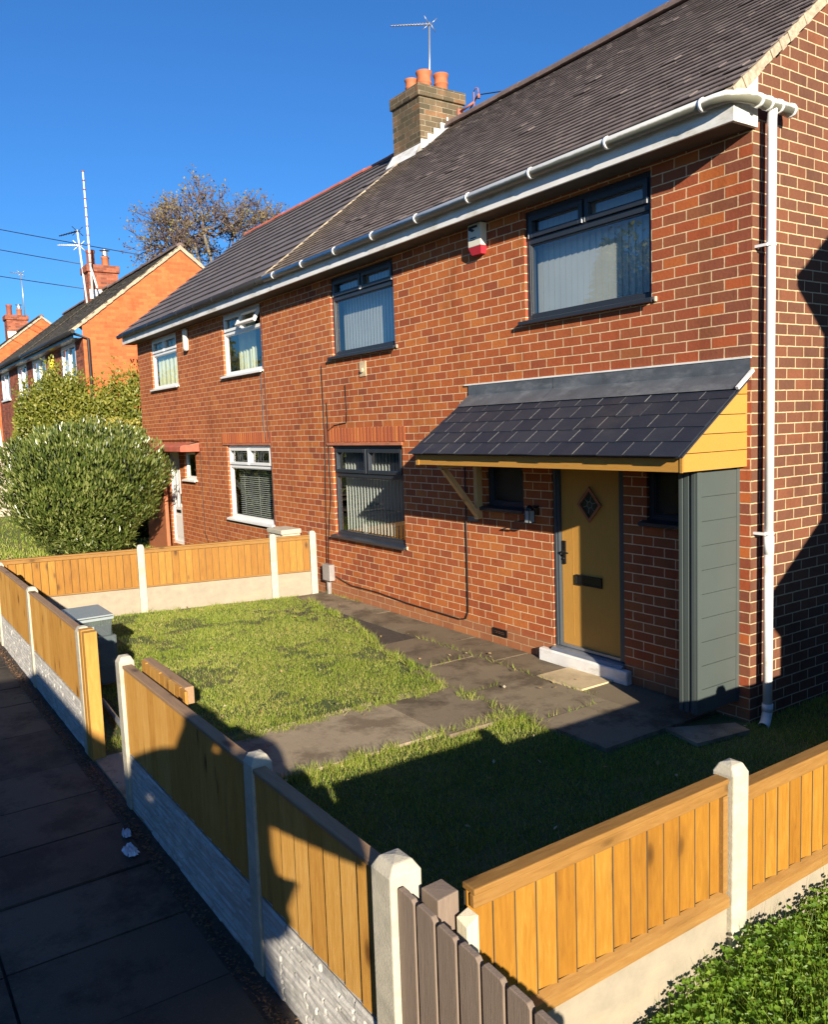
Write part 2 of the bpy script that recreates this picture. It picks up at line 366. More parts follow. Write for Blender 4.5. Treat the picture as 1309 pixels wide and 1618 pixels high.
M['soil'] = plain('bare_soil', (.055, .04, .028), .95, var=.5, scale=18, bump=1)
M['tarmac'] = plain('asphalt', (.05, .05, .052), .9, var=.25, scale=40, bump=.6)
n = N('lawn_ground'); c = n.coord()
M['turf'] = n.set(n.mix(n.ramp(n.noise(c, 1.3, 6, .7), [(.48, (0, 0, 0)), (.7, (1, 1, 1))]), n.ramp(n.noise(c, 35, 5), [(.3, (.035, .05, .012)), (.7, (.085, .11, .022))]), (.14, .115, .045)), .95)
M['grass'] = leafmat('grass_blade', [(.2, (.10, .165, .018)), (.5, (.19, .26, .027)), (.75, (.29, .33, .05)), (.95, (.44, .38, .14))], .55, .2, .3, .9)
M['laurel'] = leafmat('laurel_leaf', [(.15, (.016, .028, .008)), (.45, (.05, .078, .013)), (.75, (.125, .155, .03)), (.95, (.25, .27, .09))], .3, .12, .6, .8)
M['privet'] = leafmat('privet_leaf', [(.15, (.06, .085, .012)), (.5, (.14, .165, .022)), (.85, (.26, .26, .04)), (1, (.34, .30, .07))], .4, .3, .4, .8)
M['gold_leaf'] = leafmat('variegated_leaf', [(.15, (.16, .15, .03)), (.5, (.33, .29, .05)), (.9, (.5, .44, .12))], .45, .3, .4)
M['autumn'] = leafmat('autumn_leaf', [(.2, (.13, .08, .035)), (.5, (.22, .14, .055)), (.8, (.26, .22, .09)), (1, (.2, .21, .08))], .6, .3)
M['conifer'] = leafmat('conifer_needles', [(.2, (.015, .03, .012)), (.7, (.035, .06, .02)), (1, (.06, .09, .03))], .6, .1)
M['weed'] = leafmat('weed_leaf', [(.15, (.05, .12, .008)), (.5, (.11, .22, .018)), (.85, (.19, .31, .03)), (1, (.28, .38, .06))], .45, .5, .4, 1.3)
M['bark'] = plain('bark', (.16, .135, .11), .9, var=.35, scale=8, bump=.7)
M['stem'] = plain('hedge_stems', (.05, .04, .025), .9)  # also the dark tone painted into fence board gaps as shadow
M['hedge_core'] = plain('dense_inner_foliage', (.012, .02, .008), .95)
M['terracotta'] = plain('terracotta_pot', (.40, .12, .045), .75, var=.2, scale=7, dirt=(.36, .14, .07))
M['terracotta2'] = plain('dark_terracotta_pot', (.26, .075, .045), .75, var=.3, scale=7)
M['steel'] = plain('galvanised_metal', (.45, .45, .46), .4, .7, var=.1)
M['dark_metal'] = plain('black_metal', (.015, .015, .017), .35, .3)
M['rust'] = plain('rusty_bracket', (.36, .13, .09), .8)
M['cable'] = plain('black_cable', (.012, .011, .011), .5)
M['cable_r'] = plain('brown_cable', (.10, .04, .03), .6)
M['red_pl'] = plain('red_plastic', (.50, .03, .05), .35, var=.06)
M['yellow_pl'] = plain('yellow_plastic', (.80, .58, .02), .4, var=.05)
M['cream_pl'] = plain('cream_plastic', (.66, .63, .52), .4, var=.06)
M['grey_pl'] = plain('grey_plastic', (.27, .25, .24), .5)
M['redpaint'] = plain('red_painted_concrete', (.44, .10, .06), .8, var=.25, scale=5, dirt=(.17, .15, .08), bump=.3)
M['redpaint2'] = plain('red_brown_painted_board', (.36, .12, .05), .7, var=.1)
M['step'] = plain('white_painted_step', (.74, .73, .70), .8, var=.1, scale=8, dirt=(.45, .41, .34), bump=.4)
n = N('clear_plastic'); n.t.nodes.remove(n.b)
tr = n.n('ShaderNodeBsdfTransparent', {'Color': (.80, .86, .86, 1)}); gl = n.n('ShaderNodeBsdfPrincipled', {'Base Color': (.16, .19, .20, 1), 'Roughness': .22})
mx = n.n('ShaderNodeMixShader', {0: .45}); n.t.links.new(tr.outputs[0], mx.inputs[1]); n.t.links.new(gl.outputs[0], mx.inputs[2]); n.t.links.new(mx.outputs[0], n.out.inputs['Surface'])
M['clear'] = n.m
M['clear_rim'] = plain('clear_plastic_rim', (.28, .32, .33), .25, var=.05)
M['litter'] = plain('crumpled_wrapper', (.62, .66, .74), .35, var=.3, scale=30)
M['leafbrown'] = plain('dead_leaves', (.16, .09, .045), .8, var=.6, scale=30)
M['skin'] = plain('skin', (.55, .33, .24), .5, var=.05)
M['jacket'] = plain('dark_blue_jacket', (.03, .04, .07), .8)
M['trousers'] = plain('grey_trousers', (.07, .07, .075), .85)
M['hair'] = plain('brown_hair', (.05, .03, .02), .6)
M['tyre'] = plain('tyre_rubber', (.02, .02, .02), .85)
M['vanwhite'] = plain('white_vehicle_paint', (.75, .75, .75), .25, var=.02)
M['stone'] = plain('pale_sill', (.6, .58, .53), .8)
M['alu'] = plain('aluminium_threshold', (.36, .38, .41), .35, .6)
#@@GROUND
# ================================================================ GROUND
def gz(x, y):      # street climbs gently to the left
    if x > -16.3: return 0.0
    t = min(1, (-16.3-x)/4.0); return .68*t*t*(3-2*t) + max(0, -20.3-x)*.033
def ground():
    xs = [-900, -300, -120, -80, -60, -50, -42, -36, -30, -25, -22, -21]+[-20.3+.5*i for i in range(9)]+[-15, -8, 0, 8, 30, 120, 900]
    ys = [-900, -200, -60, -30, -12.6, -9.3, 0, 9, 40, 200, 900]
    V = []; F = []
    for y in ys:
        for x in xs: V.append((x, y, gz(max(x, -120), y)-.02))
    n = len(xs)
    for j in range(len(ys)-1):
        for i in range(n-1): F.append((j*n+i, j*n+i+1, (j+1)*n+i+1, (j+1)*n+i))
    mb = MB(); mb.add(V, F); return tag(mb.build('ground', M['turf']), kind='structure')
ground()
def strip(name, x0, x1, y0, y1, z, mat, dz=0):
    mb = MB(); xs = sorted(set([x0, x1]+[x for x in [-120, -60, -42, -30, -22]+[-20.3+.5*i for i in range(9)] if x0 < x < x1]))
    for a, b in zip(xs, xs[1:]):
        mb.quad((a, y0, gz(a, 0)+z), (b, y0, gz(b, 0)+z), (b, y1, gz(b, 0)+z), (a, y1, gz(a, 0)+z))
    return tag(mb.build(name, mat), kind='structure')
strip('road', -120, 60, -14.0, -7.1, -.012, M['tarmac'])
# kerb
mb = MB()
for i in range(90):
    x = -70+i*.915; mb.box(x, x+.9, -7.12, -6.97, gz(x, 0)-.06, gz(x, 0)+.004)
tag(mb.build('kerb', M['pave']), kind='structure')
strip('far_pavement', -120, 60, -16.2, -14.0, .01, M['pave'])
# near pavement: staggered slabs, each a separate face island with open joints
strip('pavement_bed', -60, 40, -6.97, -4.5, -.012, M['soil'])
def slab(mb, x0, x1, y0, y1, z, g=.004, th=.05, jit=.0035):
    zz = z+R.uniform(-jit, jit); tx = R.uniform(-1, 1)*jit; ty = R.uniform(-1, 1)*jit
    a = (x0+g, y0+g, zz-tx-ty); b = (x1-g, y0+g, zz+tx-ty); c = (x1-g, y1-g, zz+tx+ty); d = (x0+g, y1-g, zz-tx+ty)
    lo = [(p[0], p[1], p[2]-th) for p in (a, b, c, d)]
    mb.add([a, b, c, d]+lo, [(0, 1, 2, 3), (4, 0, 3, 7), (5, 1, 0, 4), (6, 2, 1, 5), (7, 3, 2, 6)])
mb = MB()
rows = [(-6.97, -6.25), (-6.25, -5.38), (-5.38, -4.53)]
for ri, (y0, y1) in enumerate(rows):
    x = -34+ri*.31
    while x < 18:
        wd = R.choice([.61, .61, .61, .91]); slab(mb, x, x+wd, y0, y1, gz(x, 0)+.012, .006 if ri < 2 else .008); x += wd
tag(mb.build('pavement', M['pave']), kind='structure')
# soil line along the fence foot
mb = MB(); mb.quad((-30, -4.54, .006), (12, -4.54, .006), (12, -4.42, .006), (-30, -4.42, .006)); tag(mb.build('soil_strip', M['soil']), kind='structure')

# garden paths -------------------------------------------------------
strip('lawn_soil', -8.2, 1.78, -4.42, -.0, -.006, M['turf'])
strip('path_bed', -7.2, -1.0, -1.0, -.0, -.001, M['soil'])
mb = MB()
for a, b in zip([-4.35, -3.75, -3.0, -2.25], [-3.75, -3.0, -2.25, -1.36]):
    pass
mo = MB()
slab(mo, -2.26, -1.36, -3.72, -2.78, .022, .003); slab(mo, -2.26, -1.36, -2.78, -2.05, .02, .003); slab(mo, -2.62, -1.36, -4.42, -3.72, .018, .004)
tag(mo.build('garden_path', M['slab_p']), kind='structure')
mb = MB()
slab(mb, -2.22, -1.26, -2.05, -1.32, .022, .004)
for x0, x1 in ((-2.9, -1.98), (-1.98, -1.05), (-1.05, -.3)): slab(mb, x0, x1, -1.32, -.5, .022, .005)
for x0, x1 in ((-3.95, -2.9),): slab(mb, x0, x1, -1.05, -.5, .022, .006)
for x0, x1 in ((-7.1, -6.2), (-6.2, -5.3), (-5.3, -4.4), (-4.4, -3.5), (-3.5, -2.6), (-2.6, -1.75), (-1.42, -.3)): slab(mb, x0, x1, -.5, -.005, .024, .003)
tag(mb.build('house_path', M['slab']), kind='structure')
mb = MB(); slab(mb, -1.95, -1.36, -.5, -.06, .032, .004); tag(mb.build('doorstep_slab', M['slab_new']), kind='structure')

# ================================================================ HOUSES
SL = .785
def zr(y): return 4.78+SL*(y+.3)
def wall_holes(mb, x0, x1, z0, z1, holes, y=0.0, depth=.11):
    xs = sorted(set([x0, x1]+[v for h in holes for v in h[:2]])); zs = sorted(set([z0, z1]+[v for h in holes for v in h[2:]]))
    for a, b in zip(xs, xs[1:]):
        for c, d in zip(zs, zs[1:]):
            mx, mz = (a+b)/2, (c+d)/2
            if any(h[0] < mx < h[1] and h[2] < mz < h[3] for h in holes): continue
            mb.quad((a, y, c), (b, y, c), (b, y, d), (a, y, d))
    for (a, b, c, d) in holes:
        mb.quad((a, y, c), (a, y, d), (a, y+depth, d), (a, y+depth, c)); mb.quad((b, y, d), (b, y, c), (b, y+depth, c), (b, y+depth, d))
        mb.quad((a, y, d), (b, y, d), (b, y+depth, d), (a, y+depth, d)); mb.quad((a, y, c), (a, y+depth, c), (b, y+depth, c), (b, y, c))
def ring(mb, x0, x1, z0, z1, w_, ya, yb):
    """mitre-free rectangular frame, members butted"""
    mb.box(x0, x0+w_, ya, yb, z0, z1); mb.box(x1-w_, x1, ya, yb, z0, z1)
    mb.box(x0+w_, x1-w_, ya, yb, z0, z0+w_); mb.box(x0+w_, x1-w_, ya, yb, z1-w_, z1)
def window(house, x0, x1, z0, z1, split=None, ntop=2, fm='anth', glass='glass', blind=None, sill=True, open_i=None, oy=0.0, leaded=False, label=None, corners=False, tops=True):
    F = .05; mb = MB(); ya, yb = .035+oy, .10+oy
    ring(mb, x0, x1, z0, z1, F, ya, yb)
    cells = []
    if split:
        mb.box(x0+F, x1-F, ya, yb, split-.028, split+.028)
        wd = (x1-x0-2*F)/ntop
        for i in range(ntop):
            a = x0+F+i*wd+(.014 if i else 0); b = x0+F+(i+1)*wd-(.014 if i < ntop-1 else 0)
            if i: mb.box(a-.028, a, ya, yb, split+.028, z1-F)
            cells.append((a, b, split+.028, z1-F))
        # bead round the fixed light
        ring(mb, x0+F, x1-F, z0+F, split-.028, .014, ya+.012, yb)
        panes = [(x0+F+.012, x1-F-.012, z0+F+.012, split-.04)]
    else:
        ring(mb, x0+F, x1-F, z0+F, z1-F, .014, ya+.012, yb); panes = [(x0+F+.012, x1-F-.012, z0+F+.012, z1-F-.012)]
    wn = mb.build('window', M[fm], house, bevel=.004)
    if label: wn['label'] = label
    for i, (a, b, c, d) in enumerate(cells):
        sm = MB(); S = .048
        if open_i == i:     # top hung light swung outwards
            ang = math.radians(28); ca, sa = math.cos(ang), math.sin(ang)
            def T(x, y, z): # rotate about top edge
                dy, dz = y-ya, z-d; return (x, ya+dy*ca+dz*sa, d+dz*ca-dy*sa)
            tmp = MB(); ring(tmp, a+.004, b-.004, c+.004, d-.004, S, ya-.02, ya+.03)
            sm.add([T(*v) for v in tmp.v], tmp.f)
            o = sm.build('opener', M[fm], wn); o['label'] = 'top hung light propped open'
            gm = MB(); gm.quad(*[T(x, ya+.01, z) for x, z in ((a+S, c+S), (b-S, c+S), (b-S, d-S), (a+S, d-S))]); gm.build('pane', M[glass], wn)
            st = MB(); st.tube([(b-.06, ya+.02, c+.02), T(b-.06, ya, c+.05)], .006, 6); st.build('stay', M['dark_metal'], wn)
            continue
        ring(sm, a+.003, b-.003, c+.003, d-.003, S, ya-.022, ya+.03)
        o = sm.build('opener', M[fm], wn, bevel=.004)
        if corners:
            for xa_, xb_ in ((a+.0025, a+.010), (b-.010, b-.0025)):
                cm = MB(); cm.box(xa_, xb_, ya-.0235, ya+.0, c+.0025, c+.05); cm.build('welded_corner', M['white_edge'], wn)
        panes.append((a+S-.004, b-S+.004, c+S-.004, d-S+.004))
        if leaded:
            lm = MB(); xc, zc = (a+b)/2, (c+d)/2
            for dx in (-.09, .09): lm.tube([(xc+dx, ya+.004, c+S), (xc+dx, ya+.004, d-S)], .0035, 4)
            for dz in (-.07, .07): lm.tube([(a+S, ya+.004, zc+dz), (b-S, ya+.004, zc+dz)], .0035, 4)
            lm.tube([(xc, ya+.003, zc-.08), (xc-.035, ya+.003, zc), (xc, ya+.003, zc+.08), (xc+.035, ya+.003, zc), (xc, ya+.003, zc-.08)], .004, 4)
            lm.build('leading', M['lead'], wn)
    gm = MB()
    for k, (a, b, c, d) in enumerate(panes):
        yy = ya+.028+.0007*k; gm.quad((a, yy, c), (b, yy, c), (b, yy, d), (a, yy, d))
    gm.build('pane', M[glass], wn)
    if sill:
        s = MB(); prof = [(ya, z0+.014), (-.065, z0-.010), (-.065, z0-.040), (-.05, z0-.046), (-.05, z0-.024), (.0, z0-.02), (.0, z0+.002), (ya, z0+.002)]
        s.prism([(x0-.045, y, z) for y, z in prof], (x1-x0+.09, 0, 0)); s.build('sill', M[fm], wn)
        for xx in (x0-.05, x1+.05):
            e = MB(); e.box(xx-.012, xx+.012, -.022, .0, z0-.04, z0+.004); e.build('sill_mortar', M['mortar'], wn, bevel=.006)
    if blind:
        kind, by = blind; bm = MB()
        if kind == 'closed' or kind == 'open':
            pitch = .079 if kind == 'closed' else .083; ang = math.radians(7 if kind == 'closed' else 56); hw = .0445
            x = x0+.02
            while x < x1:
                dx, dy = hw*math.cos(ang), hw*math.sin(ang)
                zt = z1-.06; zb = z0+.05+R.uniform(0, .006)
                bm.quad((x-dx, by+dy, zb), (x+dx, by-dy, zb), (x+dx, by-dy, zt), (x-dx, by+dy, zt)); x += pitch
            bm.box(x0+.02, x1-.02, by-.02, by+.02, z1-.06, z1-.03)
            bm.build('vertical_blind', M['blind'], wn)
        elif kind == 'venetian':
            z = z0+.06
            while z < split-.05:
                bm.quad((x0+.06, by-.015, z-.004), (x1-.06, by-.015, z-.004), (x1-.06, by+.015, z+.008), (x0+.06, by+.015, z+.008)); z += .036
            for xx in (x0+.3, x1-.3, (x0+x1)/2): bm.box(xx-.008, xx+.008, by-.018, by-.016, z0+.06, z1-.1)
            bm.build('venetian_blind', M['slat'], wn)
        elif kind == 'net':
            n_ = 60
            P = [(x0+.02+(x1-x0-.04)*i/n_, by+.02*math.sin(i*1.25)+.008*math.sin(i*3.1)) for i in range(n_+1)]
            lim = blind_span if (blind_span := (blind[2] if len(blind) > 2 else 1.0)) else 1
            P = P[:max(2, int(len(P)*1.0))]
            for (xa, ya_), (xb, yb_) in zip(P, P[1:]):
                if (xa-x0)/(x1-x0) > .47 and fm == 'white' and split and 'half' in str(label or ''): break
                bm.quad((xa, ya_, z0+.05), (xb, yb_, z0+.05), (xb, yb_, z1-.04), (xa, ya_, z1-.04))
            bm.sm = [True]*len(bm.f); bm.build('curtain', M['blind_n'], wn)
    return wn

def tiles(mb, xa, xb, y0, z0, slope, gauge, wid, th, ridge_y, lf=None):
    lf = lf or th*1.5
    c = 1/math.sqrt(1+slope*slope); s = slope*c; Ltot = (ridge_y-y0)/c; n = int(Ltot/gauge)+1
    for i in range(n):
        off = (i % 2)*.5*wid; t0 = i*gauge; LL = min(gauge*1.45, Ltot-t0+.02)
        if LL < .03: continue
        a = math.atan2(-lf*.9, gauge)*.62; lift = lf
        x = xa-off
        while x < xb:
            x_0, x_1 = max(x, xa), min(x+wid, xb)
            if x_1-x_0 > .01:
                jl = R.gauss(0, .0008) if R.random() > .02 else .006; jt = R.gauss(0, .0016)
                du = Vector((0, c*math.cos(a)-s*math.sin(a), s*math.cos(a)+c*math.sin(a)))
                dn = Vector((0, -du.z, du.y)); base = Vector(((x_0+x_1)/2, y0+c*(t0+jt), z0+s*(t0+jt)))+Vector((0, -s, c))*(lift+jl)
                ctr = base+du*LL/2-dn*th/2
                mb.obox(ctr, ((x_1-x_0)/2-.0003, 0, R.gauss(0, .0003)), du*LL/2, dn*th/2)
            x += wid

def roof_deck(mb, x0, x1, yr=2.95, y0=-.27, y1=6.17, dz=0.0, drop=.03):
    pr = [(y0, zr(y0)-drop), (yr, zr(yr)-drop), (y1, zr(y0)-drop), (y1, zr(y0)-drop-.06), (yr, zr(yr)-drop-.08), (y0, zr(y0)-drop-.06)]
    mb.prism([(x0, y, z+dz) for y, z in pr], (x1-x0, 0, 0))
def gable(mb, x, y0, y1, yr=2.95, z0=-.05, flip=False):
    p = [(x, y0, z0), (x, y1, z0), (x, y1, zr(y0)-.07), (x, yr, zr(yr)-.11), (x, y0, zr(y0)-.07)]
    mb.poly(p if not flip else p[::-1])
def ridge(mb, x0, x1, y, z, r=.11, seg=.45):
    n = max(1, round((x1-x0)/seg)); s = (x1-x0)/n
    for i in range(n):
        a, b = x0+i*s, x0+(i+1)*s-.006; zz = z+R.gauss(0, .004); k = 7
        pts = [(y+r*math.cos(math.pi*j/k), zz-.055+(r)*math.sin(math.pi*j/k)) for j in range(k+1)]
        mb.prism([(a, q[0], q[1]) for q in pts], (b-a, 0, 0))
def gutter(mb, path, r, bmb=None, step=.92, start=.3):
    mb.tube(path, r, 12)
    if bmb is None: return
    P = [Vector(p) for p in path]
    for a, b in zip(P, P[1:]):
        L = (b-a).length; d = (b-a).normalized(); t = start
        while t < L:
            q_ = MB(); q_.tube([a+d*(t-.014), a+d*(t+.014)], r+.006, 12); bmb.append(q_); t += step

# ---------------------------------------------------------------- main house (right hand half)
H = empty('semi_detached_house', (0, 0, 0), 'main brick semi with anthracite windows, white gutter and slate porch over oak door', 'house')
BIG = (-2.54, -.95, 3.46, 4.515); SMA = (-6.57, -4.95, 3.46, 4.53); LOW = (-6.71, -4.885, .93, 2.215)
PW = (-3.24, -2.63, 1.545, 2.12); PW2 = (-1.02, -.42, 1.545, 2.12); DO = (-2.215, -1.285, .165, 2.12)
mb = MB(); wall_holes(mb, -8.0, 0, -.06, 4.60, [BIG, SMA, LOW, PW, PW2, DO]); mb.build('front_wall', M['brick'], H)
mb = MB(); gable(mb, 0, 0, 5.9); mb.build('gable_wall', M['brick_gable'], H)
mb = MB(); mb.quad((0, 5.9, 0), (-8, 5.9, 0), (-8, 5.9, 4.7), (0, 5.9, 4.7)); mb.build('rear_wall', M['brick'], H)
mb = MB()
for (z0, z1) in ((.12, 2.5), (2.6, 4.62)):
    for q in (-.14, -3.85, -7.9): mb.quad((q, .13, z0), (q, 4.2, z0), (q, 4.2, z1), (q, .13, z1))
    mb.quad((-7.9, 4.2, z0), (-.14, 4.2, z0), (-.14, 4.2, z1), (-7.9, 4.2, z1))
    mb.quad((-7.9, .13, z0), (-.14, .13, z0), (-.14, 4.2, z0), (-7.9, 4.2, z0)); mb.quad((-7.9, .13, z1), (-.14, .13, z1), (-.14, 4.2, z1), (-7.9, 4.2, z1))
mb.build('interior', M['room'], H)
window(H, *BIG, split=4.225, blind=('closed', .20), corners=True)
window(H, *SMA, split=4.24, blind=('closed', .22), corners=True)
window(H, *LOW, split=1.80, blind=('open', .22))
window(H, *PW, glass='glass_obs'); window(H, *PW2, glass='glass_obs')
# soldier course and lintel strip over the lower window
mb = MB(); x = -6.90
while x < -4.86:
    mb.box(x+.004, x+.079, -.006, .05, 2.262, 2.455); x += .0875
sc_ = mb.build('soldier_course', M['soldier'], H, bevel=.004)
mb = MB(); mb.box(-6.83, -4.87, -.02, .08, 2.2165, 2.252); lt = mb.build('lintel_tile_strip', plain('clay_lintel', (.42, .15, .08), .8, var=.3, bump=.4), H)
# door
fr = MB(); x0, x1, z0, z1 = DO
fr.box(x0, x0+.075, .02, .10, z0+.03, z1); fr.box(x1-.075, x1, .02, .10, z0+.03, z1); fr.box(x0+.075, x1-.075, .02, .10, z1-.07, z1)
fr.box(x0+.02, x0+.05, .008, .02, z0+.03, z1-.01)
dr = fr.build('door_frame', M['anth3'], H, bevel=.004)
lf = MB(); lf.box(x0+.078, x1-.078, .055, .10, z0+.055, z1-.073)
d_ = lf.build('door', M['doorwood'], H, bevel=.003)
gr = MB(); gr.box(-1.985, -1.981, .0535, .056, .32, 2.0)
gr.build('door_groove', M['doorwood'], d_)
hd = MB(); hd.box(-2.118, -2.078, .040, .0545, 1.03, 1.262); hd.tube([(-2.098, .045, 1.155), (-2.098, .0, 1.155), (-2.0, -.004, 1.15)], .009, 8); hd.lathe((-2.098, .037, 1.08), [(0, 0), (.012, 0), (.012, .01), (0, .01)], 8)
hd.build('handle', M['dark_metal'], d_, bevel=.003)
lb = MB(); ring(lb, -1.94, -1.60, .845, .945, .014, .035, .0545); lb.box(-1.926, -1.614, .042, .0545, .859, .931)
lb.build('letterbox', M['dark_metal'], d_, bevel=.003)
dm = MB(); cx, cz, hw_, hh = -1.745, 1.64, .155, .172
for s1, s2 in (((-1, 0), (0, 1)), ((0, 1), (1, 0)), ((1, 0), (0, -1)), ((0, -1), (-1, 0))):
    a = Vector((cx+s1[0]*hw_, .05, cz+s1[1]*hh)); b = Vector((cx+s2[0]*hw_, .05, cz+s2[1]*hh)); ai = Vector((cx+s1[0]*hw_*.78, .05, cz+s1[1]*hh*.78)); bi = Vector((cx+s2[0]*hw_*.78, .05, cz+s2[1]*hh*.78))
    dm.prism([a, b, bi, ai] if True else [], (0, -.018, 0))
dm.build('diamond_surround', plain('red_brown_moulding', (.30, .10, .045), .45), d_)
gm = MB(); k = .78; gm.quad((cx-hw_*k, .051, cz), (cx, .051, cz-hh*k), (cx+hw_*k, .051, cz), (cx, .051, cz+hh*k)); gm.build('diamond_glass', plain('dark_leaded_glass', (.03, .045, .025), .15), d_)
lm = MB(); ri = .034
pp = [(cx+ri*math.cos(math.pi/3*i+.3), .046, cz+ri*math.sin(math.pi/3*i+.3)) for i in range(7)]; lm.tube(pp, .0028, 5)
for i in range(6):
    a = math.pi/3*i+.3; rr = .085; lm.tube([pp[i], (cx+rr*math.cos(a), .046, cz+rr*math.sin(a))], .0024, 5)
lm.build('leading', M['clear_rim'], d_)
th_ = MB(); th_.prism([(x0-.0, .10, z0+.03), (x0, -.03, z0+.012), (x0, -.055, z0-.012), (x0, .10, z0-.012)], (x1-x0, 0, 0)); th_.box(x0+.078, x1-.078, .03, .075, z0+.03, z0+.055); th_.build('threshold', M['alu'], H)
st = MB(); st.box(-2.37, -1.20, -.075, .0, -.03, .148); st.box(-2.37, -1.20, -.10, -.075, -.03, .10) if False else None
so_ = st.build('doorstep', M['step'], H, bevel=.014)
# roof
mb = MB(); roof_deck(mb, -8.0, .02); rd = mb.build('roof_deck', M['room'], H)
mb = MB(); tiles(mb, -8.05, .06, -.315, zr(-.315), SL, .115, .165, .008, 2.93, .027)
rf = mb.build('roof', M['tile'], H)
mb = MB(); ridge(mb, -7.55, .06, 2.95, zr(2.95)+.06); mb.build('ridge_tiles', M['ridge'], rf)
mb = MB(); c = Vector((0, 1, SL)).normalized(); nn_ = Vector((0, -SL, 1)).normalized()
for i in range(60):
    t = -.02+i*.07; a = Vector((.028, -.315, zr(-.315)))+c*(t+.035)-nn_*(.028+R.uniform(0, .006))
    mb.obox(a, (.036+R.uniform(-.004, .008), 0, 0), c*.036, nn_*(.036+R.uniform(-.006, .006)))
mb.build('verge', M['verge'], rf)
mb = MB()   # gap filler over boundary with the next roof
mb.obox(Vector((-8.06, 1.1, zr(1.1)+.035)), (.008, 0, 0), Vector((0, 1, SL))*1.38, nn_*.010); mb.build('roof_joint', M['verge'], rf)
# fascia, soffit, box end
mb = MB(); mb.box(-8.0, .03, -.275, -.25, 4.555, 4.755)
fa = mb.build('fascia', M['white_old'], H, bevel=.004)
mb = MB(); mb.box(-8.0, .0, -.25, .0, 4.557, 4.571); mb.build('soffit', M['soffit'], fa)
mb = MB(); mb.prism([(-.0, -.249, 4.553), (-.0, -.249, 4.76), (-.0, -.03, 4.945), (-.0, .012, 4.945), (-.0, .012, 4.553)], (.032, 0, 0)); mb.build('box_end', M['white_old'], fa)
gm = MB(); br_ = []
gutter(gm, [(-7.98, -.335, 4.732), (-.10, -.335, 4.72), (.0, -.325, 4.718), (.07, -.27, 4.715), (.10, -.16, 4.71), (.105, .0, 4.70), (.105, .33, 4.70)], .047)
gutter(MB(), [(-7.98, -.335, 4.732), (-.10, -.335, 4.72)], .047, br_, .93, .35)
for yy in (-.10, .02, .15, .31): q_ = MB(); q_.tube([(.105, yy-.012, 4.70), (.105, yy+.012, 4.70)], .053, 12); br_.append(q_)
gu = gm.build('gutter', M['gutter_w'], H); [q_.build('gutter_bracket', M['white'], gu) for q_ in br_]
mb = MB(); mb.tube([(.105, .085, 4.68), (.10, .085, 4.6), (.10, .085, 1.42)], .035, 14); mb.tube([(.10, .085, 1.5), (.10, .085, 1.36)], .040, 14)
dp = mb.build('downpipe', M['white'], H)
mb = MB(); mb.tube([(.10, .085, 1.40), (.10, .085, .10)], .036, 14); mb.tube([(.10, .085, .16), (.10, .085, .10)], .043, 14)
mb.tube([(.10, .085, .11), (.102, .07, .055), (.115, .03, .015), (.13, -.02, -.0)], .04, 14, caps=False); mb.build('old_lower_pipe', M['white_old'], dp)
for zz in (3.70, 1.52):
    mb = MB(); mb.tube([(.10, .085, zz-.012), (.10, .085, zz+.012)], .040, 14); mb.box(0, .10, .03, .05, zz-.01, zz+.01); mb.build('pipe_clip', M['white'], dp)
# chimney
mb = MB(); cx0, cx1, cy0, cy1 = -8.40, -7.60, 2.38, 3.28
mb.box(cx0, cx1, cy0, cy1, 6.6, 7.76); ch = mb.build('chimney', M['brick_sooty'], H)
mb = MB(); mb.box(cx0-.035, cx1+.035, cy0-.035, cy1+.035, 7.76, 7.95); mb.build('chimney_cap_course', M['brick_sooty'], ch, bevel=.012)
mb = MB(); mb.add([(cx0, cy0, 7.951), (cx1, cy0, 7.951), (cx1, cy1, 7.951), (cx0, cy1, 7.951), (cx0+.2, cy0+.2, 8.0), (cx1-.2, cy0+.2, 8.0), (cx1-.2, cy1-.2, 8.0), (cx0+.2, cy1-.2, 8.0)], [(0, 1, 5, 4), (1, 2, 6, 5), (2, 3, 7, 6), (3, 0, 4, 7), (4, 5, 6, 7)])
mb.build('flaunching', M['mortar'], ch)
for (px, py, r, hgt, m_) in ((-8.13, 2.60, .095, .27, 'terracotta'), (-7.95, 2.74, .118, .36, 'terracotta'), (-7.80, 2.98, .112, .31, 'terracotta')):
    mb = MB(); mb.lathe((px, py, 7.95), [(r*.92, 0), (r*.98, hgt*.45), (r*1.08, hgt*.48), (r*1.08, hgt*.54), (r*.98, hgt*.58), (r*1.0, hgt*.8), (r*1.16, hgt*.93), (r*1.16, hgt), (r*.9, hgt), (r*.85, hgt*.5)], 20)
    mb.build('chimney_pot', M[m_], ch)
mb = MB(); nf = Vector((0, -SL, 1)).normalized()   # painted flashings: apron and stepped side
zb = zr(cy0)
mb.add([(cx0-.02, cy0-.012, zb+.13), (cx1+.02, cy0-.012, zb+.13), (cx1+.06, cy0-.16, zr(cy0-.16)+.035), (cx0-.04, cy0-.16, zr(cy0-.16)+.035), (cx0-.02, cy0-.012, zb-.1), (cx1+.02, cy0-.012, zb-.1)], [(3, 2, 1, 0), (0, 1, 5, 4)])
xs_ = cx1+.012
for i in range(5):
    ya_ = cy0+i*.135; yb_ = min(ya_+.135, 2.95)
    mb.quad((xs_, ya_, zr(ya_)-.05), (xs_, yb_, zr(yb_)-.05), (xs_, yb_, zr(ya_)+.20), (xs_, ya_, zr(ya_)+.20))
mb.add([(xs_-.005, cy0, zr(cy0)+.045), (xs_-.005, 2.95, zr(2.95)+.045), (xs_+.10, 2.95, zr(2.95)+.035), (xs_+.10, cy0, zr(cy0)+.035)], [(3, 2, 1, 0)])
mb.build('flashing', M['flash_w'], ch)
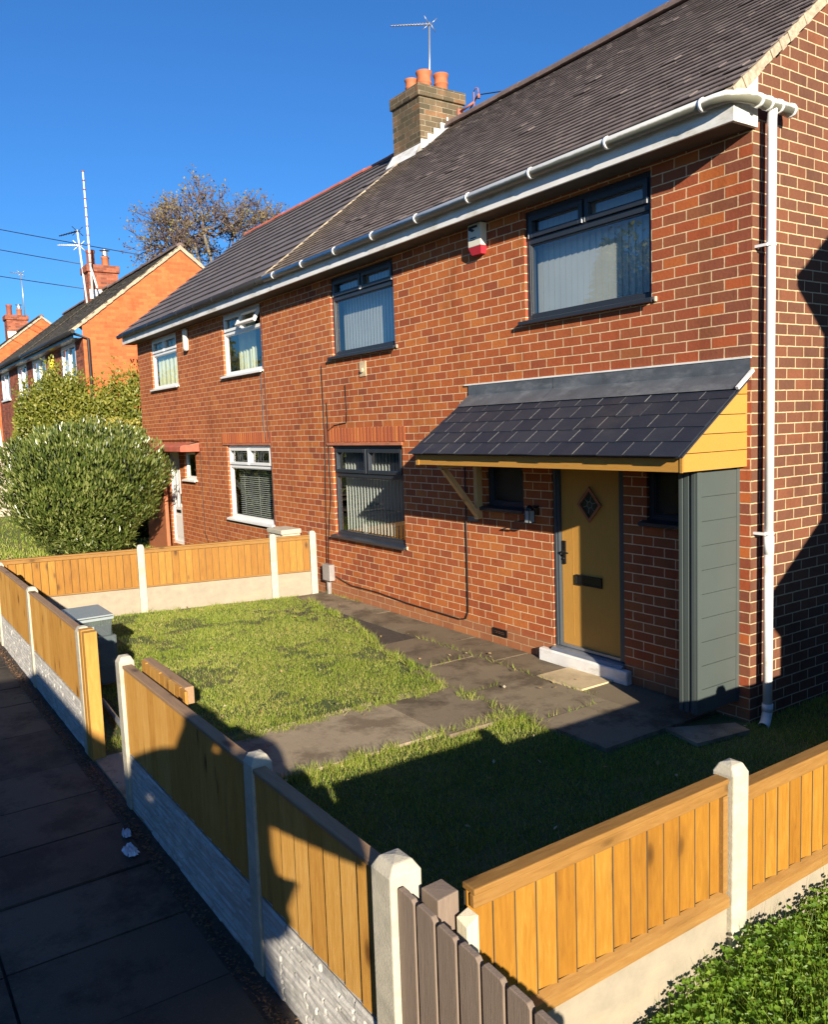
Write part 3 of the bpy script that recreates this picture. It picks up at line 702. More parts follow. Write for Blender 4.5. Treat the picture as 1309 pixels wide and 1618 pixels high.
# telephone insulator bracket on the chimney
mb = MB(); mb.box(cx1+.0, cx1+.03, 3.14, 3.26, 7.58, 7.68); mb.tube([(cx1+.02, 3.2, 7.64), (-7.27, 3.25, 7.70)], .02, 8)
mb.tube([(-7.27, 3.25, 7.52), (-7.27, 3.25, 7.86)], .009, 6); mb.tube([(-7.27, 3.25, 7.86), (-7.22, 3.25, 7.91), (-7.16, 3.25, 7.88), (-7.15, 3.25, 7.80)], .008, 6)
for dx_, dz in ((-7.15, 7.76), (-7.27, 7.54)): mb.lathe((dx_, 3.25, dz-.04), [(0, 0), (.03, 0), (.02, .03), (.032, .045), (.022, .07), (0, .08)], 10)
mb.build('wire_bracket', M['rust'], ch)
# alarm box
mb = MB(); mb.prism([(-3.33, -.075, 4.36), (-3.33, -.075, 4.60-.045), (-3.33, -.0, 4.60-.045), (-3.33, 0, 4.36)], (.215, 0, 0)); 
mb.v = []; mb.f = []; mb.sm = []
mb.box(-3.33, -3.115, -.085, 0, 4.315, 4.55); al = mb.build('alarm_box', M['cream_pl'], H, bevel=.006)
mb = MB(); mb.add([(-3.33, -.085, 4.314), (-3.115, -.085, 4.314), (-3.115, 0, 4.314), (-3.33, 0, 4.314), (-3.30, -.06, 4.235), (-3.145, -.06, 4.235), (-3.145, 0, 4.235), (-3.30, 0, 4.235)], [(0, 1, 5, 4), (1, 2, 6, 5), (2, 3, 7, 6), (3, 0, 4, 7), (4, 5, 6, 7)])
mb.build('strobe_lens', M['red_pl'], al)
mb = MB(); mb.box(-3.315, -3.165, -.0865, -.084, 4.505, 4.53); mb.add([(-3.32, -.0875, 4.50), (-3.28, -.0875, 4.515), (-3.21, -.0875, 4.48), (-3.25, -.0875, 4.465)], [(0, 1, 2, 3)]); mb.box(-3.29, -3.19, -.0865, -.084, 4.40, 4.412); mb.box(-3.29, -3.21, -.0865, -.084, 4.38, 4.388)
mb.build('printed_mark', M['dark_metal'], al)
# small vent under upper window, air brick, meter box, cables
mb = MB(); mb.box(-5.83, -5.67, -.012, 0, 3.13, 3.33); mb.tube([(-5.75, -.01, 3.21), (-5.75, -.035, 3.21)], .03, 10); mb.build('flue_patch', plain('patch_mortar', (.55, .42, .26), .9, var=.3, bump=.6), H)
mb = MB(); ring(mb, -3.18, -2.945, .118, .198, .012, -.012, 0)
for i in range(3):
    for j in range(4): mb.box(-3.16+j*.053, -3.16+j*.053+.04, -.01, 0, .133+i*.019, .142+i*.019)
mb.build('air_brick', M['dark_metal'], H)
mb = MB(); mb.box(-7.02, -6.80, -.09, 0, .23, .47); mb.box(-6.97, -6.92, -.055, 0, -.02, .23); mt = mb.build('cable_box', M['grey_pl'], H, bevel=.008)
def cable(pts, m_='cable', r=.0065, name='cable'):
    b_ = MB(); b_.tube(pts, r, 5); return b_.build(name, M[m_], H)
cable([(-6.80, -.012, 2.83), (-6.79, -.012, 1.5), (-6.93, -.012, .8), (-6.96, -.012, .45)]); cable([(-6.91, -.01, 3.36), (-6.90, -.01, 2.4), (-6.97, -.01, 1.2), (-7.02, -.012, .47)])
cable([(-6.80, -.012, 2.42), (-6.6, -.012, 2.50), (-6.25, -.012, 2.53), (-6.22, -.012, 2.7), (-6.24, -.012, 3.05)], r=.005)
cable([(-3.60, -.012, 2.04), (-3.60, -.014, 1.0), (-3.61, -.014, .30), (-3.66, -.014, .21), (-3.78, -.014, .185), (-4.9, -.014, .20), (-5.6, -.014, .235), (-6.3, -.014, .23), (-6.75, -.014, .30)], r=.0075)
# wall lantern
mb = MB(); mb.box(-2.47, -2.40, -.014, 0, 1.50, 1.60); mb.tube([(-2.435, -.012, 1.58), (-2.435, -.07, 1.595)], .008, 6); mb.lathe((-2.435, -.10, 1.56), [(.0, .055), (.02, .045), (.048, .0), (.044, -.006)], 10)
mb.box(-2.475, -2.395, -.14, -.06, 1.425, 1.433)
for sx, sy in ((-1, -1), (1, -1), (1, 1), (-1, 1)): mb.box(-2.435+sx*.036-.003, -2.435+sx*.036+.003, -.10+sy*.036-.003, -.10+sy*.036+.003, 1.433, 1.56)
mb.box(-2.62, -2.47, -.15, -.135, 1.425, 1.436); mb.box(-2.62, -2.605, -.14, 0, 1.425, 1.436); mb.box(-2.62, -2.47, -.012, 0, 1.425, 1.5) if False else None
wl = mb.build('wall_lantern', M['dark_metal'], H)
mb = MB(); mb.box(-2.468, -2.402, -.133, -.067, 1.434, 1.555); mb.build('lantern_glass', M['clear_rim'], wl)
# porch canopy
CX0, CX1, CYF = -3.46, -.045, -.765
mb = MB(); mb.box(CX0, CX1, CYF, CYF+.022, 2.04, 2.165); cp = mb.build('canopy_fascia', M['golden'], H, bevel=.003)
cp.name = 'porch_canopy'
mb = MB(); mb.box(CX0, CX1, CYF+.022, 0, 2.045, 2.06); mb.build('soffit_board', M['soffit'], cp)
for xa_, xb_ in ((CX0-.004, CX0+.05), (CX1-.02, CX1+.004)): mb = MB(); mb.box(xa_, xb_, CYF-.006, CYF, 2.038, 2.168); mb.build('corner_trim', M['golden'], cp)
zc_ = lambda y: 2.74+(y)*.70
def side_panel(xx, nm):
    b_ = MB(); zs_ = [2.04, 2.175, 2.31, 2.45, 2.60]
    for i in range(len(zs_)):
        za, zb = zs_[i]+.003, (zs_[i+1] if i+1 < len(zs_) else 2.70)-.003
        ya_ = max(CYF+.0, (za-2.71)/.70); yb_ = max(CYF, (zb-2.71)/.70)
        if yb_ > -.02: yb_ = -.02
        if ya_ >= -.03: continue
        b_.prism([(xx, ya_, za), (xx, -.0, za), (xx, -.0, zb), (xx, yb_, zb)] if yb_ > ya_+.002 else [(xx, ya_, za), (xx, 0, za), (xx, 0, zb), (xx, ya_, zb)], (.02, 0, 0))
    b_.box(xx+.002, xx+.008, CYF+.03, 0, 2.04, 2.15)
    return b_.build(nm, M['golden'], cp)
side_panel(CX1-.012, 'end_panel'); side_panel(CX0, 'end_panel')
mb = MB(); mb.prism([(CX0-.02, -.80, zc_(-.80)-.018), (CX0-.02, 0, zc_(0)-.018), (CX0-.02, 0, zc_(0)-.035), (CX0-.02, -.80, zc_(-.80)-.035)], (CX1-CX0+.045, 0, 0)); plain('pale_underlay', (.15, .145, .14), .9, var=.5, scale=30); mb.build('roof_board', M['slate'], cp)
mb = MB(); cs = Vector((0, 1, .70)).normalized(); cn = Vector((0, -.70, 1)).normalized(); g_ = .178; wv = .268; JM = MB()
for i in range(6):
    x = CX0-.035-(i % 2)*wv/2-(.05 if i % 2 else 0)
    while x < CX1+.03:
        a, b = max(x, CX0-.035), min(x+wv, CX1+.035); x += wv
        if b-a < .02: continue
        p0 = Vector(((a+b)/2, -.84, zc_(-.84)))+cs*(g_*i+R.gauss(0, .003)); L_ = min(g_*1.5, 1.03-g_*i)
        if L_ < .05: continue
        dd = (cs*math.cos(.035)-cn*math.sin(.035))
        mb.obox(p0+dd*L_/2+cn*.012, ((b-a)/2-.0026, 0, R.gauss(0, .0008)), dd*L_/2, cn.copy()*.004)
        if b < CX1: JM.obox(Vector((b, 0, 0))+Vector((0, p0.y, p0.z))+dd*(g_*.5+.004)+cn*.0145, (.0028, 0, R.gauss(0, .001)), dd*g_*.47, cn*.0022)
mb.build('slates', M['slate'], cp); JM.build('slate_joints', bpy.data.materials['pale_underlay'], cp)
mb = MB()
for xa_, xb_ in ((CX0-.03, -2.15), (-2.16, -.0)):
    ny = 10
    mb.add([(xa_, -.012, 2.872), (xb_, -.012, 2.872), (xb_, -.014, 2.765), (xa_, -.014, 2.765), (xb_, -.185, zc_(-.185)+.03), (xa_+(.0), -.185, zc_(-.185)+.03)], [(0, 3, 2, 1), (3, 5, 4, 2)])
mb.build('flashing', M['lead'], cp)
mb = MB(); mb.box(CX0-.1, 0.0, -.018, 0, 2.872, 2.886); mb.build('pointing', M['white_old'], cp)
mb = MB(); mb.obox(Vector((CX1+.05, -.09, zc_(-.09)+.035)), (.012, 0, 0), cs*.12, cn*.012); mb.build('verge_trim', M['white_old'], cp)
# timber gallows bracket
mb = MB(); mb.box(-3.37, -3.31, -.075, 0, 1.40, 2.043); mb.box(-3.37, -3.31, -.55, -.075, 1.985, 2.043)
a = Vector((-3.34, -.50, 1.985)); b = Vector((-3.34, -.045, 1.43)); d = (b-a).normalized(); q = Vector((0, -d.z, d.y))
mb.obox((a+b)/2, (.028, 0, 0), d*(b-a).length/2, q*.028); mb.build('gallows_bracket', M['bracket'], cp, bevel=.004)
mb = MB(); mb.box(-3.56, -3.38, -.016, 0, 1.36, 1.40); mb.box(-3.56, -3.38, -.03, 0, 1.40, 1.50) if False else None
mb.build('bracket_mark', M['lead'], cp)
# boxed cladding pier
px0, px1, pyf, pz0, pz1 = -.262, -.10, -.525, .15, 2.038
mb = MB(); mb.box(px0, px1-.02, pyf+.015, -.01, pz0+.01, pz1); pr_ = mb.build('cladding_pier', M['anth3'], H)
mb = MB(); z = pz0; i = 0
while z < pz1-.02:
    zt = min(z+.187, pz1); mb.add([(px1-.002, pyf+.045, z+.004), (px1-.002, -.03, z+.004), (px1-.002, -.03, zt), (px1-.002, pyf+.045, zt), (px1-.014, pyf+.045, zt-.001), (px1-.014, -.03, zt-.001)], [(0, 1, 2, 3)])
    mb.quad((px1-.014, pyf+.045, z-.004), (px1-.014, -.03, z-.004), (px1-.002, -.03, z+.006), (px1-.002, pyf+.045, z+.006)); z = zt+.0
mb.build('cladding_board', M['anth2'], pr_)
mb = MB(); mb.box(px1-.018, px1+.004, pyf, pyf+.05, pz0, pz1); mb.box(px1-.018, px1+.004, -.036, -.0, pz0, pz1); mb.box(px1-.052, px1-.018, pyf-.002, pyf+.015, pz0, pz1)
mb.box(px0-.004, px0+.03, pyf-.004, pyf+.02, pz0, pz1); mb.box(px0+.038, px0+.082, pyf+.002, pyf+.02, pz0, pz1)
mb.build('corner_trim', M['anth2'], pr_, bevel=.002)

# ---------------------------------------------------------------- left half (neighbour)
G = empty('semi_detached_house', (-12, 0, 0), 'adjoining orange brick half of the semi with white windows, black gutter and dark concrete tiles', 'house')
W2 = (-10.62, -8.95, 3.465, 4.545); W1 = (-14.84, -13.14, 3.465, 4.545); WL = (-10.71, -8.82, .90, 2.225); WS = (-13.09, -12.41, 1.53, 2.10); WD = (-14.12, -13.42, .1, 2.10)
mb = MB(); wall_holes(mb, -15.85, -8.0, -.06, 4.60, [W2, W1, WL, WS, WD]); mb.build('front_wall', M['brick_n'], G)
mb = MB(); gable(mb, -15.85, 0, 5.9, flip=True); mb.quad((-8, 5.9, 0), (-15.85, 5.9, 0), (-15.85, 5.9, 4.7), (-8, 5.9, 4.7)); mb.build('gable_wall', M['brick_n'], G)
mb = MB()
for (z0, z1) in ((.1, 2.5), (2.6, 4.62)):
    for q in (-8.1, -12, -15.75): mb.quad((q, .13, z0), (q, 4.2, z0), (q, 4.2, z1), (q, .13, z1))
    mb.quad((-15.75, 4.2, z0), (-8.1, 4.2, z0), (-8.1, 4.2, z1), (-15.75, 4.2, z1)); mb.quad((-15.75, .13, z0), (-8.1, .13, z0), (-8.1, 4.2, z0), (-15.75, 4.2, z0)); mb.quad((-15.75, .13, z1), (-8.1, .13, z1), (-8.1, 4.2, z1), (-15.75, 4.2, z1))
mb.build('interior', M['room'], G)
window(G, *W2, split=4.20, fm='white', open_i=1, blind=('net', .3), leaded=True, label='white window with half drawn curtain and right light open')
window(G, *W1, split=4.20, fm='white', blind=('net', .15), leaded=True)
window(G, *WL, split=1.845, fm='white', blind=('venetian', .2), leaded=True)
window(G, *WS, fm='white', glass='glass_n')
mb = MB(); x = -10.95
while x < -8.8: mb.box(x+.004, x+.079, -.006, .05, 2.262, 2.44); x += .0875
mb.build('soldier_course', M['soldier'], G, bevel=.004)
mb = MB(); mb.box(-10.85, -8.8, -.02, .06, 2.226, 2.252); mb.build('lintel_tile_strip', bpy.data.materials['clay_lintel'], G)
fr = MB(); ring(fr, -14.12, -13.42, .1, 2.10, .06, .03, .10); fr.build('door_frame', M['white'], G)
lf = MB(); lf.box(-14.06, -13.48, .05, .09, .16, 2.04)
for xx in (-13.98, -13.78, -13.6): lf.box(xx, xx+.03, .04, .05, .9, 1.95)
lf.box(-14.0, -13.54, .042, .05, .25, .72); d2 = lf.build('door', M['white'], G, bevel=.004)
mb = MB(); mb.box(-13.9, -13.64, .035, .05, .78, .84); mb.box(-13.53, -13.5, .02, .05, 1.0, 1.2); mb.build('letterbox', M['dark_metal'], d2)
mb = MB(); mb.prism([(-14.7, 0, 2.10), (-14.7, 0, 2.28), (-14.7, -.36, 2.235), (-14.7, -.40, 2.21), (-14.7, -.40, 2.11)], (2.58, 0, 0)); cn2 = mb.build('porch_canopy', M['redpaint'], G, bevel=.012)
mb = MB(); mb.box(-13.39, -13.30, -.40, -.33, .0, 2.105); mb.build('canopy_post', M['redpaint2'], cn2)
mb = MB(); mb.box(-14.6, -13.40, -.39, -.36, .0, 1.25); mb.box(-14.62, -13.38, -.40, -.35, 1.25, 1.29); mb.build('side_board', M['redpaint2'], cn2)
mb = MB(); roof_deck(mb, -15.95, -8.0); mb.build('roof_deck', M['room'], G)
mb = MB(); tiles(mb, -16.05, -8.05, -.325, zr(-.325)-.005, SL, .305, .30, .014, 2.93, .045)
rf2 = mb.build('roof', M['tile_b'], G)
mb = MB(); ridge(mb, -16.05, -8.45, 2.95, zr(2.95)+.05, .075); mb.build('ridge_tiles', M['ridge_red'], rf2)
mb = MB(); mb.box(-16.03, -8.0, -.275, -.25, 4.555, 4.755); f2_ = mb.build('fascia', M['white_old'], G)
mb = MB(); mb.box(-16.03, -8.0, -.25, .0, 4.557, 4.571); mb.build('soffit', M['soffit'], f2_)
gm = MB(); br_ = []; gutter(gm, [(-16.15, -.335, 4.735), (-7.985, -.335, 4.735)], .047, br_, .93, .5); g2_ = gm.build('gutter', M['black_pl'], G); [q_.build('gutter_bracket', M['black_pl'], g2_) for q_ in br_]
# wall light / oval alarm between upper windows
mb = MB(); mb.obox((-12.42, -.05, 4.30), (.075, 0, 0), (0, .05, 0), (0, 0, .22)); al2 = mb.build('alarm_box', M['cream_pl'], G, bevel=.05); al2['label'] = 'slim cream bell box between the white upper windows'
def gcable(pts, m_='cable', r=.006):
    b_ = MB(); b_.tube(pts, r, 5); b_.build('cable', M[m_], G)
gcable([(-12.13, -.01, 2.30), (-12.1, -.012, 2.0), (-12.1, -.012, .5), (-11.8, -.012, .12), (-11.5, -.012, .1)]); gcable([(-11.7, -.01, 2.4), (-11.62, -.012, 1.4), (-11.45, -.012, .45), (-11.2, -.012, .25), (-10.8, -.012, .3)], 'cable_r')
gcable([(-12.13, -.41, 2.2), (-12.12, -.02, 2.3), (-12.6, -.02, 2.33), (-14.6, -.02, 2.33)], 'cable', .007)
gcable([(-8.88, -.012, 4.5), (-8.86, -.012, 2.5), (-8.78, -.012, 2.2), (-8.75, -.012, .8), (-8.9, -.012, .2)], 'cable_r', .006)
gcable([(-9.02, -.012, 3.4), (-9.0, -.012, 2.5), (-8.95, -.012, 2.3)], 'lead', .007)

# ---------------------------------------------------------------- row houses (same type) up and down the street
def row_house(x0, x1, zg, label, wins, gable_side=None, roofm='tile_c', ridgem='ridge', ysh=0.0, gm_='brick_paint', gutm='black_pl', fm='white', chim=None, porch=False, yaw=0, loc=None, group=None):
    """local frame: front at y=0; built at origin x0..x1"""
    T = empty('semi_detached_house', (0, 0, 0), label, 'house', group)
    mb = MB(); wall_holes(mb, x0, x1, -.9, 4.60, [w_[:4] for w_ in wins]); mb.build('front_wall', M['brick_dark'], T)
    mb = MB(); mb.quad((x1, 5.9, -.9), (x0, 5.9, -.9), (x0, 5.9, 4.7), (x1, 5.9, 4.7)); mb.build('rear_wall', M['brick_dark'], T)
    if gable_side in ('R', 'B'): mb = MB(); gable(mb, x1, 0, 5.9, z0=-.9); mb.build('gable_wall', M[gm_], T)
    if gable_side in ('L', 'B'): mb = MB(); gable(mb, x0, 0, 5.9, z0=-.9, flip=True); mb.build('gable_wall', M[gm_], T)
    mb = MB(); mb.quad((x0+.05, 1.5, -.5), (x1-.05, 1.5, -.5), (x1-.05, 1.5, 4.5), (x0+.05, 1.5, 4.5)); mb.quad((x0+.05, .12, 2.5), (x1-.05, .12, 2.5), (x1-.05, 1.5, 2.5), (x0+.05, 1.5, 2.5)); mb.build('interior', M['room'], T)
    for w_ in wins:
        mbw = MB(); a, b, c, d = w_[:4]; ring(mbw, a, b, c, d, .08, .0, .08); mx = (a+b)/2; mbw.box(mx-.05, mx+.05, .0, .08, c+.08, d-.08); mbw.box(a-.05, b+.05, -.07, .0, c-.06, c)
        wo_ = mbw.build('window', M[fm], T); g_ = MB(); g_.quad((a+.08, .05, c+.08), (b-.08, .05, c+.08), (b-.08, .05, d-.08), (a+.08, .05, d-.08)); g_.build('pane', M['glass'], wo_)
        c_ = MB(); c_.quad((a-.1, .16, c-.1), (b+.1, .16, c-.1), (b+.1, .16, d+.1), (a-.1, .16, d+.1)); c_.build('dark_room', M['room'], wo_)
        for s0, s1 in ((a+.05, a+(b-a)*.27), (b-(b-a)*.3, b-.05)):
            c_ = MB(); nn = 6
            for k in range(nn):
                xa = s0+(s1-s0)*k/nn; xb = s0+(s1-s0)*(k+1)/nn; c_.quad((xa, .12+.015*(k % 2), c+.05), (xb, .12+.015*((k+1) % 2), c+.05), (xb, .12+.015*((k+1) % 2), d-.05), (xa, .12+.015*(k % 2), d-.05))
            c_.build('curtain', M['blind'], wo_)
    e0 = .06 if gable_side in ('L', 'B') else 0; e1 = .06 if gable_side in ('R', 'B') else 0
    mb = MB(); roof_deck(mb, x0-e0*.5, x1+e1*.5); mb.build('roof_deck', M['room'], T)
    mb = MB(); tiles(mb, x0-e0, x1+e1, -.315, zr(-.315), SL, .16, .33, .014, 2.93); rf_ = mb.build('roof', M[roofm], T)
    mb = MB(); ridge(mb, x0-e0, x1+e1, 2.95, zr(2.95)+.05); mb.build('ridge_tiles', M[ridgem], rf_)
    mb = MB()
    for on, xx in ((e1, x1+.025), (e0, x0-.025)):
        if on:
            for sgn in (1, -1):
                for i in range(36):
                    t = i*.118; yy = -.315+t/math.hypot(1, SL); p = Vector((xx, yy if sgn > 0 else 5.9-yy, zr(yy)-.03)); dv = Vector((0, sgn, SL)).normalized()
                    mb.obox(p, (.034+R.uniform(-.004, .008), 0, 0), dv*.062, Vector((0, -SL*sgn, 1)).normalized()*(.045+R.uniform(-.008, .008)))
    if mb.v: mb.build('verge', M['verge'], rf_)
    mb = MB(); mb.box(x0, x1, -.275, -.25, 4.56, 4.735); mb.box(x0, x1, -.25, 0, 4.555, 4.57); mb.build('fascia', M['anth3'] if gutm == 'black_pl' else M['white_old'], T)
    gm = MB(); gutter(gm, [(x0, -.345, 4.70), (x1+(.0 if gable_side not in ('R', 'B') else .4), -.345, 4.70)], .056); gu_ = gm.build('gutter', M[gutm], T)
    if gable_side in ('R', 'B'): dm_ = MB(); dm_.tube([(x1+.3, -.345, 4.68), (x1+.3, -.1, 4.5), (x1+.3, -.1, -.5)] if False else [(x1+.09, -.3, 4.68), (x1+.09, .12, 4.55), (x1+.09, .12, -.5)], .045, 10); dm_.build('downpipe', M[gutm], T)
    if chim is not None:
        mb = MB(); mb.box(chim-.45, chim+.45, 2.4, 3.5, 6.6, 8.0); c0 = mb.build('chimney', M['brick_dark'], T)
        mb = MB(); mb.box(chim-.52, chim+.52, 2.33, 3.57, 8.0, 8.28); mb.build('chimney_cap_course', M['brick_dark'], c0, bevel=.03)
        mb = MB(); mb.box(chim+.452, chim+.462, 2.4, 3.2, 7.0, 7.35); mb.build('flashing', M['flash_w'], c0)
        for dx, dy, r, hh_, mm in ((-.05, 2.65, .15, .62, 'terracotta2'), (.1, 3.15, .14, .38, 'terracotta')):
            mb = MB(); mb.lathe((chim+dx, dy, 8.28), [(r, 0), (r*.95, hh_*.8), (r*1.12, hh_*.85), (r*1.12, hh_), (r*.85, hh_)], 14); mb.build('chimney_pot', M[mm], c0)
        mb = MB(); mb.lathe((chim+.1, 3.15, 8.66), [(.1, 0), (.11, .13), (.1, .2)], 12); mb.lathe((chim+.1, 3.15, 8.90), [(0, .05), (.2, 0), (.0, -.01)], 12); mb.tube([(chim+.1, 3.15, 8.85), (chim+.1, 3.15, 8.92)], .02, 5); mb.build('cowl', M['steel'], c0)
    if porch:
        mb = MB(); mb.prism([(x0-.0, -.80, 2.05), (x0, -.80, 2.18), (x0, 0, 2.78), (x0, 0, 2.05)], (3.3, 0, 0)); pc = mb.build('porch_canopy', M['slate'], T)
        mb = MB(); mb.box(x0+.1, x0+.3, -.62, 0, 0, 2.05); mb.build('porch_pier', M['anth2'], pc)
        mb = MB(); mb.box(x0+1.3, x0+2.2, -.02, .02, 0, 2.04); mb.build('door', M['doorwood'], T)
    T.location = loc or (0, ysh, zg); T.rotation_euler = (0, 0, yaw)
    return T
WS4 = [(-2.9, -1.0, 3.44, 4.55), (-7.7, -5.4, 3.44, 4.55), (-2.8, -1.6, 1.0, 2.2), (-7.3, -5.4, .9, 2.2)]
A_ = row_house(-7.9, 0, .68, 'house with orange painted gable and yellow bell box beyond the hedge', WS4, 'R', loc=(-20.95, 0, .68), chim=None)
mb = MB(); mb.box(-25.30, -25.0, -.12, 0, 4.66, 5.0); ab = mb.build('alarm_box', M['yellow_pl'], A_, bevel=.01)
mb = MB(); mb.box(-25.23, -25.07, -.1, 0, 4.5, 4.66); mb.build('strobe_lens', M['dark_metal'], ab)
WS5 = [(-2.9, -1.0, 3.44, 4.55), (-7.0, -5.0, 3.44, 4.55)]
row_house(-7.9, 0, .85, 'left hand half of the far orange semi, its chimney carrying two tall aerials', WS5, None, loc=(-28.85, 0, .72), chim=-1.25, roofm='tile_c')
row_house(-7.9, 0, 1.3, 'farthest visible semi with orange gable end poking above the nearer roof', WS5, 'R', loc=(-41.9, 0, 1.30), chim=-7.3)
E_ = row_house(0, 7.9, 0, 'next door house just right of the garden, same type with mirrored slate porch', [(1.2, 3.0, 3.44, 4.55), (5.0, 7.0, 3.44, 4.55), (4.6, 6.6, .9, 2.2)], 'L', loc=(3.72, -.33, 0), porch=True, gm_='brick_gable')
# opposite side of the road (seen only in the glass)
OPL = ['house across the road, nearest the garden gate', 'second house across the road, further up the street', 'third house across the road, far up the street']
for i, xx in enumerate((-8, -26, -45)):
    row_house(-7.9, 7.9, 0, OPL[i], [(-6.9, -5.0, 3.4, 4.5), (-2.6, -.8, 3.4, 4.5), (2.6, 4.8, 3.4, 4.5)], 'B', loc=(xx, -27, gz(xx, 0)), yaw=math.pi, gm_='brick_gable', chim=0.0)
# ================================================================ FENCES
def frame(P0, P1):
    a = Vector((P0[0], P0[1], 0)); b = Vector((P1[0], P1[1], 0)); u = (b-a).normalized(); v = Vector((u.y, -u.x, 0))   # v = right-hand side of the run
    return a, u, v, (b-a).length
def post(parent, a, u, v, t, h, s=.05, mat='conc', nm='fence_post'):
    mb = MB(); W = lambda x, y, z: a+u*(t+x)+v*y+Vector((0, 0, z)); tl = R.gauss(0, .004); tm = R.gauss(0, .004)
    ring_ = [(-s, -s), (s, -s), (s, s), (-s, s)]
    vs = [W(x, y, -.05) for x, y in ring_]+[W(x+tl, y+tm, h-.045) for x, y in ring_]+[W(x*.72+tl, y*.62+tm, h-.008) for x, y in ring_]+[W(tl, tm, h)]
    mb.add(vs, [(0, 1, 5, 4), (1, 2, 6, 5), (2, 3, 7, 6), (3, 0, 4, 7), (4, 5, 9, 8), (5, 6, 10, 9), (6, 7, 11, 10), (7, 4, 8, 11), (8, 9, 12), (9, 10, 12), (10, 11, 12), (11, 8, 12)])
    return mb.build(nm, M[mat], parent, bevel=.006)
from mathutils import noise as mnoise
def gravel(parent, a, u, v, t0, t1, z1, v0, v1, rocky, mat):
    mb = MB(); W = lambda x, y, z: a+u*x+v*y+Vector((0, 0, z))
    if not rocky:
        c = W((t0+t1)/2, (v0+v1)/2, (z1-.08)/2); mb.obox(c, u*(t1-t0)/2, v*(v1-v0)/2, (0, 0, (z1+.08)/2)); return mb.build('gravel_board', M[mat], parent, bevel=.006)
    nx = int((t1-t0)/.009); nz = 50; vs = []
    rows_ = []; zc = -.05
    while zc < z1:
        zc += R.uniform(.016, .042); bl_ = []; xc = t0
        while xc < t1: xc += R.uniform(.08, .34); bl_.append((xc, R.uniform(-.5, 1), R.uniform(-1, 1)))
        rows_.append((zc, bl_, R.uniform(-.3, .5)))
    def rock_(x, z):
        zp = -.05
        for ze, bl_, ro in rows_:
            if z <= ze: break
            zp = ze
        xp = t0
        for xe, dd_, tt_ in bl_:
            if x <= xe: break
            xp = xe
        fz = min(z-zp, ze-z)/.006; fx_ = min(x-xp, xe-x)/.008
        return (.35+.35*dd_+.3*ro+.25*tt_*((x-xp)/(xe-xp+1e-4)-.5))*min(1, max(.15, fz))*min(1, max(.3, fx_))
    for j in range(nz+1):
        for i in range(nx+1):
            x = t0+(t1-t0)*i/nx; z = -.05+(z1+.05)*j/nz; p = Vector((x*3.2+a.x*3, z*24+.5*mnoise.noise(Vector((x*5, z*4, 1)))*3, 3.3))
            r_ = 1-abs(mnoise.noise(p))*2; q = mnoise.noise(Vector((x*26, z*40, 7))); r_ = rock_(x+.012*mnoise.noise(Vector((x*6, z*9, 2))), z+.008*mnoise.noise(Vector((x*5, 3, 1)))); e = min(1, min(i, nx-i)/3, (nz-j)/2)
            vs.append(W(x, v1-.012+(.017*r_+.0022*q-.004)*e, z))
    n = nx+1; mb.add(vs, [(j*n+i, j*n+i+1, (j+1)*n+i+1, (j+1)*n+i) for j in range(nz) for i in range(nx)])
    c = W((t0+t1)/2, (v0+v1-.02)/2, (z1-.05)/2); mb.obox(c, u*(t1-t0)/2, v*(v1-.02-v0)/2, (0, 0, (z1+.05)/2-.002))
    return mb.build('gravel_board', M[mat], parent)
